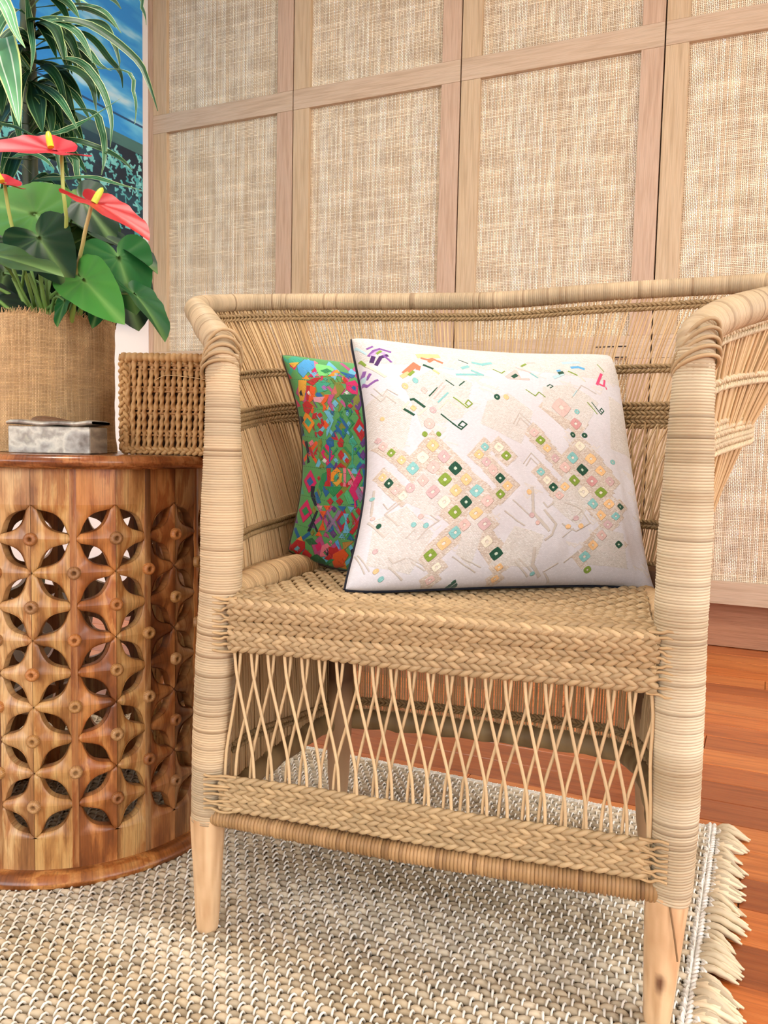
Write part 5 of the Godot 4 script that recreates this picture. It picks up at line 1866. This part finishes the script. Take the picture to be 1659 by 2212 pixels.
const STROKES := [
	["D", 0.0089, [0.136, 0.696, 0.146, 0.698, 0.176, 0.664]], ["D", 0.0089, [0.110, 0.656, 0.138, 0.632]], ["K", 0.0068, [0.128, 0.686, 0.106, 0.660]], ["K", 0.0068, [0.182, 0.658, 0.154, 0.632]], ["D", 0.0041, [0.270, 0.786, 0.292, 0.762]],
	["D", 0.0041, [0.312, 0.764, 0.334, 0.784]], ["D", 0.0044, [0.234, 0.750, 0.200, 0.712]], ["G", 0.0044, [0.282, 0.708, 0.322, 0.664, 0.344, 0.684, 0.332, 0.700, 0.318, 0.682, 0.328, 0.672]], ["D", 0.0048, [0.230, 0.636, 0.292, 0.572, 0.312, 0.592, 0.298, 0.606, 0.284, 0.590, 0.296, 0.582]], ["T", 0.0061, [0.266, 0.728, 0.226, 0.686]],
	["P", 0.0041, [0.262, 0.760, 0.214, 0.700]], ["P", 0.0041, [0.256, 0.774, 0.208, 0.712]], ["K", 0.0041, [0.260, 0.696, 0.226, 0.658]], ["K", 0.0041, [0.260, 0.696, 0.294, 0.660]], ["D", 0.0089, [0.210, 0.854, 0.236, 0.838]],
	["X", 0.0205, [0.180, 0.854, 0.138, 0.812]], ["O", 0.0154, [0.146, 0.810, 0.124, 0.796]], ["X", 0.0137, [0.190, 0.846, 0.184, 0.832]], ["G", 0.0102, [0.166, 0.820, 0.148, 0.802]], ["O", 0.0205, [0.204, 0.900, 0.274, 0.908]],
	["X", 0.0096, [0.212, 0.888, 0.232, 0.882, 0.250, 0.890, 0.278, 0.872]], ["X", 0.0089, [0.232, 0.872, 0.250, 0.886]], ["V", 0.0075, [0.036, 0.926, 0.058, 0.938]], ["V", 0.0089, [0.034, 0.892, 0.056, 0.916, 0.080, 0.926, 0.112, 0.912]], ["W", 0.0102, [0.044, 0.894, 0.066, 0.910, 0.090, 0.904]],
	["U", 0.0137, [0.038, 0.864, 0.048, 0.886]], ["U", 0.0116, [0.050, 0.850, 0.072, 0.884, 0.096, 0.894]], ["V", 0.0075, [0.084, 0.894, 0.102, 0.862]], ["G", 0.0089, [0.064, 0.902, 0.080, 0.914]], ["G", 0.0089, [0.006, 0.876, 0.018, 0.850]],
	["K", 0.0096, [0.020, 0.850, 0.068, 0.796]], ["B", 0.0082, [0.002, 0.942, 0.028, 0.902]], ["V", 0.0102, [0.010, 0.828, 0.002, 0.808]], ["V", 0.0082, [0.024, 0.814, 0.012, 0.796]], ["B", 0.0137, [0.006, 0.804, 0.000, 0.788]],
	["V", 0.0075, [0.000, 0.784, 0.010, 0.768, 0.034, 0.782, 0.042, 0.784]], ["T", 0.0116, [0.390, 0.886, 0.422, 0.878, 0.456, 0.888]], ["T", 0.0116, [0.342, 0.850, 0.366, 0.862]], ["T", 0.0089, [0.314, 0.816, 0.404, 0.824]], ["T", 0.0082, [0.374, 0.842, 0.410, 0.822]],
	["D", 0.0031, [0.342, 0.894, 0.370, 0.878]], ["B", 0.0075, [0.278, 0.848, 0.308, 0.842]], ["O", 0.0089, [0.238, 0.830, 0.252, 0.816]], ["S", 0.0027, [0.026, 0.752, 0.048, 0.716, 0.066, 0.742, 0.096, 0.716]], ["S", 0.0027, [0.016, 0.734, 0.040, 0.694, 0.060, 0.714, 0.086, 0.684]],
	["P", 0.0123, [0.496, 0.818, 0.538, 0.854, 0.542, 0.820]], ["P", 0.0089, [0.506, 0.814, 0.576, 0.814]], ["D", 0.0137, [0.520, 0.822, 0.536, 0.834]], ["G", 0.0075, [0.568, 0.882, 0.588, 0.896]], ["P", 0.0068, [0.596, 0.904, 0.626, 0.908]],
	["P", 0.0048, [0.546, 0.874, 0.592, 0.848]], ["T", 0.0068, [0.592, 0.844, 0.612, 0.824]], ["N", 0.0116, [0.766, 0.888, 0.796, 0.894, 0.818, 0.886]], ["B", 0.0137, [0.740, 0.914, 0.810, 0.922]], ["B", 0.0137, [0.680, 0.830, 0.720, 0.852]],
	["N", 0.0089, [0.702, 0.866, 0.714, 0.870]], ["D", 0.0123, [0.706, 0.854, 0.722, 0.860]], ["G", 0.0061, [0.748, 0.868, 0.778, 0.848]], ["K", 0.0055, [0.782, 0.846, 0.804, 0.820]], ["G", 0.0031, [0.886, 0.916, 0.906, 0.880]],
	["H", 0.0116, [0.890, 0.864, 0.856, 0.810]], ["H", 0.0082, [0.898, 0.834, 0.888, 0.806, 0.868, 0.812]], ["H", 0.0048, [0.896, 0.802, 0.898, 0.792]], ["G", 0.0031, [0.554, 0.762, 0.584, 0.734, 0.600, 0.752, 0.620, 0.730]], ["D", 0.0027, [0.640, 0.784, 0.654, 0.794, 0.664, 0.786, 0.650, 0.776]],
	["D", 0.0027, [0.810, 0.720, 0.842, 0.668, 0.858, 0.684, 0.850, 0.696, 0.840, 0.686, 0.848, 0.678]], ["G", 0.0024, [0.792, 0.718, 0.824, 0.668]], ["G", 0.0041, [0.454, 0.854, 0.480, 0.836, 0.496, 0.850]], ["S", 0.0027, [0.480, 0.604, 0.508, 0.652, 0.546, 0.604]], ["S", 0.0027, [0.490, 0.598, 0.508, 0.632, 0.536, 0.596]],
	["S", 0.0027, [0.504, 0.440, 0.534, 0.484, 0.570, 0.442]], ["S", 0.0027, [0.514, 0.432, 0.532, 0.464, 0.556, 0.434]], ["S", 0.0027, [0.782, 0.798, 0.840, 0.762]], ["S", 0.0027, [0.728, 0.736, 0.780, 0.794]], ["B", 0.0041, [0.736, 0.744, 0.760, 0.774]],
	["S", 0.0034, [0.050, 0.298, 0.066, 0.274, 0.086, 0.296]], ["S", 0.0048, [0.060, 0.258, 0.106, 0.212]], ["S", 0.0048, [0.060, 0.258, 0.098, 0.294]], ["S", 0.0055, [0.100, 0.102, 0.120, 0.080, 0.150, 0.094]], ["S", 0.0055, [0.110, 0.068, 0.164, 0.024]],
	["S", 0.0034, [0.162, 0.096, 0.220, 0.064]], ["S", 0.0034, [0.174, 0.080, 0.222, 0.050]], ["S", 0.0034, [0.294, 0.090, 0.384, 0.038]], ["S", 0.0034, [0.324, 0.088, 0.396, 0.054]], ["S", 0.0041, [0.136, 0.164, 0.158, 0.194]],
	["S", 0.0041, [0.176, 0.160, 0.198, 0.196, 0.230, 0.224, 0.202, 0.246]], ["S", 0.0068, [0.018, 0.352, 0.020, 0.260]], ["S", 0.0068, [0.016, 0.236, 0.072, 0.176]], ["S", 0.0034, [0.000, 0.126, 0.044, 0.052]], ["S", 0.0034, [0.008, 0.124, 0.056, 0.060]],
	["S", 0.0055, [0.574, 0.286, 0.588, 0.268, 0.610, 0.286]], ["S", 0.0082, [0.576, 0.256, 0.620, 0.204, 0.608, 0.164, 0.584, 0.144]], ["S", 0.0102, [0.532, 0.344, 0.536, 0.248, 0.594, 0.178]], ["S", 0.0041, [0.652, 0.288, 0.716, 0.260, 0.678, 0.222]], ["S", 0.0048, [0.646, 0.208, 0.696, 0.180, 0.750, 0.214, 0.716, 0.254]],
	["S", 0.0041, [0.650, 0.158, 0.686, 0.190]], ["S", 0.0041, [0.440, 0.254, 0.510, 0.198]], ["S", 0.0041, [0.464, 0.294, 0.524, 0.234]], ["S", 0.0102, [0.552, 0.116, 0.560, 0.056, 0.596, 0.020]], ["S", 0.0048, [0.604, 0.034, 0.644, 0.062]],
	["S", 0.0048, [0.610, 0.030, 0.640, 0.004]], ["S", 0.0048, [0.512, 0.082, 0.574, 0.026]], ["S", 0.0048, [0.502, 0.070, 0.558, 0.020]], ["S", 0.0048, [0.666, 0.066, 0.710, 0.106]],
]

const PATCHES := [
	["b", [0.062, 0.930, 0.102, 0.970, 0.140, 0.964, 0.134, 0.932, 0.096, 0.902, 0.072, 0.874, 0.058, 0.898]], ["e", [0.030, 0.970, 0.060, 0.992, 0.096, 0.976, 0.070, 0.952, 0.022, 0.944]], ["y", [0.024, 0.944, 0.070, 0.952, 0.038, 0.918]], ["h", [0.144, 0.974, 0.158, 0.962, 0.138, 0.936]], ["H", [0.136, 0.932, 0.146, 0.914, 0.116, 0.902]],
	["H", [0.092, 0.876, 0.110, 0.894, 0.116, 0.880]], ["h", [0.124, 0.884, 0.142, 0.902, 0.150, 0.888]], ["l", [0.150, 0.952, 0.202, 0.950, 0.216, 0.932, 0.176, 0.896, 0.148, 0.894, 0.144, 0.926]], ["g", [0.160, 0.918, 0.190, 0.934, 0.208, 0.922, 0.176, 0.908]], ["o", [0.186, 0.894, 0.232, 0.934, 0.242, 0.918, 0.218, 0.914, 0.214, 0.898]],
	["v", [0.226, 0.902, 0.240, 0.910, 0.250, 0.896]], ["N", [0.244, 0.926, 0.304, 0.914, 0.290, 0.898, 0.264, 0.908]], ["N", [0.262, 0.904, 0.284, 0.908, 0.274, 0.892]], ["e", [0.160, 0.876, 0.172, 0.884, 0.180, 0.876, 0.168, 0.866]], ["e", [0.122, 0.842, 0.158, 0.866, 0.172, 0.856, 0.184, 0.852, 0.164, 0.836, 0.164, 0.818, 0.122, 0.802]],
	["v", [0.142, 0.830, 0.154, 0.840, 0.164, 0.832, 0.150, 0.816]], ["k", [0.192, 0.878, 0.206, 0.886, 0.216, 0.856, 0.206, 0.852]], ["k", [0.222, 0.892, 0.228, 0.870, 0.236, 0.866, 0.224, 0.860]], ["k", [0.242, 0.894, 0.248, 0.872, 0.238, 0.868]], ["H", [0.260, 0.866, 0.298, 0.882, 0.308, 0.862, 0.296, 0.816, 0.272, 0.820, 0.256, 0.836]],
	["N", [0.278, 0.846, 0.290, 0.856, 0.298, 0.846, 0.286, 0.834]], ["w", [0.240, 0.816, 0.254, 0.826, 0.262, 0.816, 0.250, 0.808]], ["K", [0.206, 0.852, 0.228, 0.858, 0.242, 0.828, 0.216, 0.794, 0.200, 0.782, 0.220, 0.752, 0.204, 0.726, 0.196, 0.724, 0.206, 0.750, 0.192, 0.782]], ["t", [0.180, 0.804, 0.204, 0.844, 0.206, 0.810, 0.186, 0.796]], ["d", [0.218, 0.800, 0.288, 0.812, 0.256, 0.772, 0.238, 0.772]],
	["d", [0.234, 0.770, 0.248, 0.774, 0.242, 0.750, 0.250, 0.736, 0.226, 0.730, 0.236, 0.748]], ["r", [0.244, 0.752, 0.258, 0.764, 0.268, 0.754, 0.254, 0.742]], ["K", [0.276, 0.778, 0.302, 0.818, 0.302, 0.786, 0.276, 0.756, 0.284, 0.742, 0.268, 0.738]], ["r", [0.122, 0.874, 0.148, 0.878, 0.104, 0.834, 0.080, 0.850]], ["y", [0.042, 0.846, 0.078, 0.852, 0.066, 0.816, 0.044, 0.758, 0.024, 0.752, 0.030, 0.802]],
	["q", [0.030, 0.788, 0.042, 0.802, 0.040, 0.780, 0.032, 0.774]], ["r", [0.074, 0.824, 0.098, 0.826, 0.106, 0.808, 0.078, 0.756, 0.058, 0.760]], ["X", [0.090, 0.822, 0.110, 0.812, 0.090, 0.760, 0.068, 0.740, 0.084, 0.720, 0.076, 0.696, 0.066, 0.698, 0.074, 0.726, 0.064, 0.742]], ["w", [0.068, 0.792, 0.076, 0.802, 0.080, 0.794, 0.072, 0.782]], ["X", [0.146, 0.786, 0.166, 0.790, 0.148, 0.756, 0.136, 0.746, 0.144, 0.734, 0.134, 0.710, 0.124, 0.712, 0.130, 0.732, 0.126, 0.748]],
	["M", [0.168, 0.790, 0.192, 0.794, 0.170, 0.756, 0.176, 0.722, 0.168, 0.718, 0.154, 0.754]], ["B", [0.176, 0.754, 0.190, 0.772, 0.202, 0.756, 0.186, 0.736]], ["m", [0.094, 0.770, 0.142, 0.780, 0.120, 0.750, 0.094, 0.750]], ["r", [0.034, 0.730, 0.056, 0.748, 0.078, 0.728, 0.052, 0.686, 0.034, 0.698]], ["r", [0.074, 0.686, 0.096, 0.696, 0.078, 0.660, 0.094, 0.670, 0.066, 0.662]],
	["r", [0.094, 0.686, 0.110, 0.698, 0.118, 0.688, 0.104, 0.672]], ["r", [0.106, 0.666, 0.116, 0.668, 0.120, 0.646, 0.102, 0.622, 0.094, 0.626, 0.108, 0.646]], ["r", [0.086, 0.636, 0.096, 0.648, 0.104, 0.638, 0.094, 0.626]], ["r", [0.086, 0.598, 0.098, 0.610, 0.112, 0.602, 0.096, 0.582]], ["r", [0.062, 0.622, 0.074, 0.636, 0.066, 0.608]],
	["r", [0.070, 0.596, 0.082, 0.600, 0.074, 0.576]], ["N", [0.158, 0.714, 0.176, 0.716, 0.166, 0.696]], ["N", [0.142, 0.684, 0.152, 0.694, 0.160, 0.686, 0.150, 0.674]], ["B", [0.130, 0.702, 0.152, 0.710, 0.166, 0.668, 0.146, 0.626, 0.128, 0.590, 0.128, 0.616, 0.152, 0.654]], ["N", [0.162, 0.616, 0.176, 0.630, 0.186, 0.618, 0.160, 0.614]],
	["N", [0.148, 0.590, 0.162, 0.614, 0.168, 0.594]], ["B", [0.228, 0.712, 0.238, 0.722, 0.244, 0.712, 0.234, 0.700]], ["B", [0.228, 0.664, 0.238, 0.676, 0.246, 0.666, 0.234, 0.652]], ["B", [0.222, 0.620, 0.232, 0.632, 0.240, 0.622, 0.230, 0.610]], ["g", [0.244, 0.726, 0.258, 0.728, 0.254, 0.704, 0.242, 0.690, 0.262, 0.670, 0.238, 0.640, 0.250, 0.624, 0.242, 0.606, 0.232, 0.604, 0.240, 0.622, 0.230, 0.638, 0.252, 0.668, 0.236, 0.690, 0.248, 0.706]],
	["g", [0.200, 0.714, 0.218, 0.722, 0.206, 0.702, 0.214, 0.686, 0.204, 0.688]], ["g", [0.184, 0.676, 0.196, 0.686, 0.206, 0.670, 0.196, 0.668]], ["g", [0.178, 0.658, 0.192, 0.660, 0.182, 0.644]], ["g", [0.202, 0.634, 0.216, 0.636, 0.206, 0.618, 0.212, 0.604, 0.202, 0.608]], ["r", [0.274, 0.732, 0.290, 0.734, 0.290, 0.714, 0.296, 0.694, 0.288, 0.700]],
	["r", [0.272, 0.612, 0.296, 0.648, 0.298, 0.630, 0.286, 0.612]], ["N", [0.124, 0.566, 0.142, 0.584, 0.156, 0.574, 0.156, 0.548, 0.140, 0.540, 0.126, 0.550]], ["N", [0.136, 0.546, 0.142, 0.546, 0.138, 0.474, 0.132, 0.472]], ["g", [0.104, 0.528, 0.112, 0.536, 0.132, 0.504, 0.126, 0.500]], ["g", [0.146, 0.506, 0.170, 0.542, 0.174, 0.534, 0.150, 0.502]],
	["r", [0.176, 0.564, 0.194, 0.592, 0.204, 0.576, 0.198, 0.550, 0.182, 0.548]], ["r", [0.176, 0.510, 0.190, 0.532, 0.204, 0.512, 0.188, 0.488]], ["r", [0.206, 0.488, 0.216, 0.502, 0.226, 0.490, 0.214, 0.478]], ["e", [0.236, 0.590, 0.252, 0.598, 0.266, 0.574, 0.248, 0.558, 0.232, 0.572]], ["e", [0.242, 0.562, 0.250, 0.564, 0.244, 0.484, 0.238, 0.482]],
	["g", [0.202, 0.544, 0.212, 0.552, 0.238, 0.522, 0.232, 0.516]], ["g", [0.250, 0.524, 0.272, 0.562, 0.280, 0.556, 0.256, 0.522]], ["u", [0.282, 0.578, 0.304, 0.606, 0.306, 0.578, 0.292, 0.562]], ["u", [0.278, 0.522, 0.294, 0.548, 0.304, 0.526, 0.292, 0.504]], ["h", [0.036, 0.542, 0.054, 0.558, 0.062, 0.542, 0.046, 0.528]],
	["r", [0.034, 0.518, 0.044, 0.522, 0.060, 0.476, 0.052, 0.476]], ["r", [0.060, 0.498, 0.078, 0.530, 0.080, 0.522, 0.064, 0.486]], ["K", [0.082, 0.554, 0.098, 0.568, 0.102, 0.552, 0.090, 0.502, 0.080, 0.518]], ["K", [0.084, 0.484, 0.094, 0.504, 0.102, 0.484, 0.094, 0.468]], ["B", [0.154, 0.480, 0.164, 0.492, 0.174, 0.482, 0.164, 0.470]],
	["w", [0.100, 0.466, 0.110, 0.480, 0.122, 0.470, 0.110, 0.458]], ["q", [0.000, 0.670, 0.018, 0.664, 0.022, 0.648, 0.006, 0.632, 0.016, 0.600, 0.004, 0.578, 0.002, 0.608, 0.000, 0.644]], ["q", [0.016, 0.540, 0.030, 0.544, 0.036, 0.500, 0.026, 0.492, 0.038, 0.456, 0.026, 0.448, 0.024, 0.498]], ["K", [0.084, 0.430, 0.096, 0.456, 0.110, 0.438]], ["N", [0.116, 0.436, 0.138, 0.464, 0.158, 0.446]],
	["r", [0.168, 0.450, 0.186, 0.472, 0.212, 0.456]], ["e", [0.222, 0.456, 0.242, 0.480, 0.262, 0.462]], ["u", [0.272, 0.462, 0.292, 0.486, 0.312, 0.468]], ["r", [0.122, 0.428, 0.140, 0.432, 0.140, 0.370, 0.142, 0.358, 0.126, 0.354, 0.128, 0.366]], ["o", [0.144, 0.416, 0.168, 0.444, 0.186, 0.430, 0.168, 0.420, 0.156, 0.396, 0.158, 0.384, 0.144, 0.382]],
	["y", [0.178, 0.426, 0.194, 0.422, 0.190, 0.400, 0.192, 0.388, 0.172, 0.364, 0.154, 0.378, 0.170, 0.384, 0.182, 0.404]], ["e", [0.158, 0.404, 0.168, 0.418, 0.178, 0.406, 0.166, 0.390]], ["h", [0.198, 0.444, 0.212, 0.446, 0.212, 0.378, 0.214, 0.372, 0.200, 0.370, 0.202, 0.390]], ["H", [0.266, 0.432, 0.280, 0.456, 0.274, 0.434, 0.286, 0.416, 0.264, 0.370, 0.274, 0.330, 0.262, 0.318, 0.270, 0.292, 0.258, 0.290, 0.256, 0.320, 0.232, 0.356, 0.250, 0.396]], ["h", [0.218, 0.450, 0.228, 0.448, 0.254, 0.414, 0.246, 0.402, 0.232, 0.424]],
	["h", [0.224, 0.392, 0.238, 0.402, 0.244, 0.384, 0.224, 0.378]], ["N", [0.288, 0.456, 0.306, 0.452, 0.300, 0.418, 0.306, 0.388, 0.290, 0.380, 0.294, 0.420]], ["g", [0.100, 0.398, 0.120, 0.412, 0.118, 0.380, 0.104, 0.330, 0.088, 0.262, 0.106, 0.318, 0.088, 0.344]], ["g", [0.118, 0.348, 0.192, 0.362, 0.160, 0.314]], ["r", [0.134, 0.286, 0.146, 0.302, 0.160, 0.290, 0.150, 0.270]],
	["r", [0.174, 0.294, 0.190, 0.310, 0.204, 0.300, 0.192, 0.278]], ["G", [0.208, 0.330, 0.220, 0.352, 0.254, 0.302, 0.230, 0.294]], ["m", [0.278, 0.376, 0.314, 0.382, 0.314, 0.342, 0.302, 0.344]], ["p", [0.260, 0.354, 0.270, 0.374, 0.292, 0.340, 0.282, 0.310]], ["N", [0.290, 0.308, 0.312, 0.328, 0.314, 0.296]],
	["q", [0.052, 0.332, 0.070, 0.334, 0.068, 0.304, 0.086, 0.260, 0.078, 0.254, 0.056, 0.290]], ["N", [0.072, 0.306, 0.082, 0.316, 0.104, 0.272, 0.088, 0.266]], ["r", [0.078, 0.382, 0.084, 0.392, 0.092, 0.386, 0.084, 0.372]], ["m", [0.090, 0.252, 0.114, 0.258, 0.106, 0.236]], ["X", [0.120, 0.260, 0.150, 0.266, 0.138, 0.240]],
	["X", [0.106, 0.230, 0.134, 0.238, 0.124, 0.206]], ["X", [0.124, 0.206, 0.132, 0.176, 0.142, 0.154, 0.114, 0.146, 0.124, 0.180]], ["X", [0.106, 0.116, 0.116, 0.142, 0.134, 0.122]], ["M", [0.140, 0.124, 0.146, 0.146, 0.166, 0.126]], ["q", [0.058, 0.214, 0.112, 0.142, 0.102, 0.140, 0.060, 0.210]],
	["q", [0.086, 0.224, 0.096, 0.224, 0.080, 0.134, 0.068, 0.132]], ["K", [0.068, 0.226, 0.076, 0.248, 0.088, 0.234, 0.082, 0.212]], ["K", [0.082, 0.122, 0.090, 0.140, 0.100, 0.128, 0.092, 0.112]], ["u", [0.156, 0.256, 0.166, 0.268, 0.180, 0.260, 0.170, 0.242]], ["u", [0.166, 0.144, 0.178, 0.160, 0.194, 0.146, 0.184, 0.128]],
	["p", [0.144, 0.240, 0.210, 0.160, 0.200, 0.156, 0.140, 0.226]], ["p", [0.186, 0.250, 0.198, 0.244, 0.156, 0.152, 0.148, 0.156]], ["u", [0.134, 0.220, 0.160, 0.196, 0.144, 0.162, 0.152, 0.194]], ["u", [0.206, 0.232, 0.188, 0.200, 0.220, 0.172, 0.198, 0.202]], ["N", [0.184, 0.272, 0.220, 0.278, 0.208, 0.254]],
	["B", [0.228, 0.280, 0.258, 0.284, 0.244, 0.258]], ["B", [0.212, 0.244, 0.236, 0.248, 0.226, 0.218]], ["B", [0.226, 0.218, 0.250, 0.168, 0.222, 0.160]], ["B", [0.206, 0.134, 0.218, 0.158, 0.234, 0.138]], ["N", [0.244, 0.136, 0.254, 0.158, 0.274, 0.138]],
	["r", [0.266, 0.268, 0.276, 0.284, 0.290, 0.270, 0.282, 0.252]], ["r", [0.254, 0.254, 0.310, 0.180, 0.300, 0.172, 0.248, 0.246]], ["r", [0.300, 0.258, 0.306, 0.248, 0.266, 0.166, 0.252, 0.174]], ["r", [0.274, 0.154, 0.284, 0.172, 0.300, 0.156, 0.290, 0.140]], ["r", [0.246, 0.236, 0.262, 0.218, 0.250, 0.182, 0.258, 0.216]],
	["y", [0.294, 0.284, 0.308, 0.286, 0.306, 0.270]], ["n", [0.158, 0.058, 0.166, 0.072, 0.178, 0.062, 0.172, 0.044]], ["h", [0.144, 0.032, 0.144, 0.078, 0.162, 0.094, 0.178, 0.082, 0.164, 0.072, 0.154, 0.054, 0.170, 0.042]], ["r", [0.172, 0.080, 0.194, 0.080, 0.194, 0.052, 0.190, 0.026, 0.164, 0.030, 0.178, 0.048]], ["h", [0.168, 0.106, 0.174, 0.116, 0.182, 0.108, 0.176, 0.100]],
	["b", [0.194, 0.110, 0.206, 0.122, 0.218, 0.092, 0.214, 0.086]], ["Y", [0.228, 0.116, 0.272, 0.132, 0.238, 0.086]], ["X", [0.200, 0.054, 0.234, 0.084, 0.258, 0.064, 0.244, 0.026, 0.254, 0.022, 0.214, 0.000, 0.202, 0.026]], ["n", [0.268, 0.090, 0.300, 0.124, 0.310, 0.078, 0.282, 0.060]], ["r", [0.008, 0.026, 0.030, 0.068, 0.064, 0.070, 0.070, 0.044, 0.050, 0.008, 0.038, 0.004]],
	["B", [0.026, 0.022, 0.038, 0.042, 0.050, 0.036, 0.036, 0.018]], ["r", [0.068, 0.020, 0.076, 0.040, 0.106, 0.024, 0.100, 0.000, 0.072, 0.000]], ["d", [0.108, 0.010, 0.130, 0.034, 0.162, 0.020, 0.178, 0.000, 0.138, 0.000]], ["g", [0.168, 0.002, 0.188, 0.030, 0.204, 0.032, 0.178, 0.000]], ["d", [0.068, 0.084, 0.094, 0.100, 0.120, 0.082, 0.090, 0.070]],
]
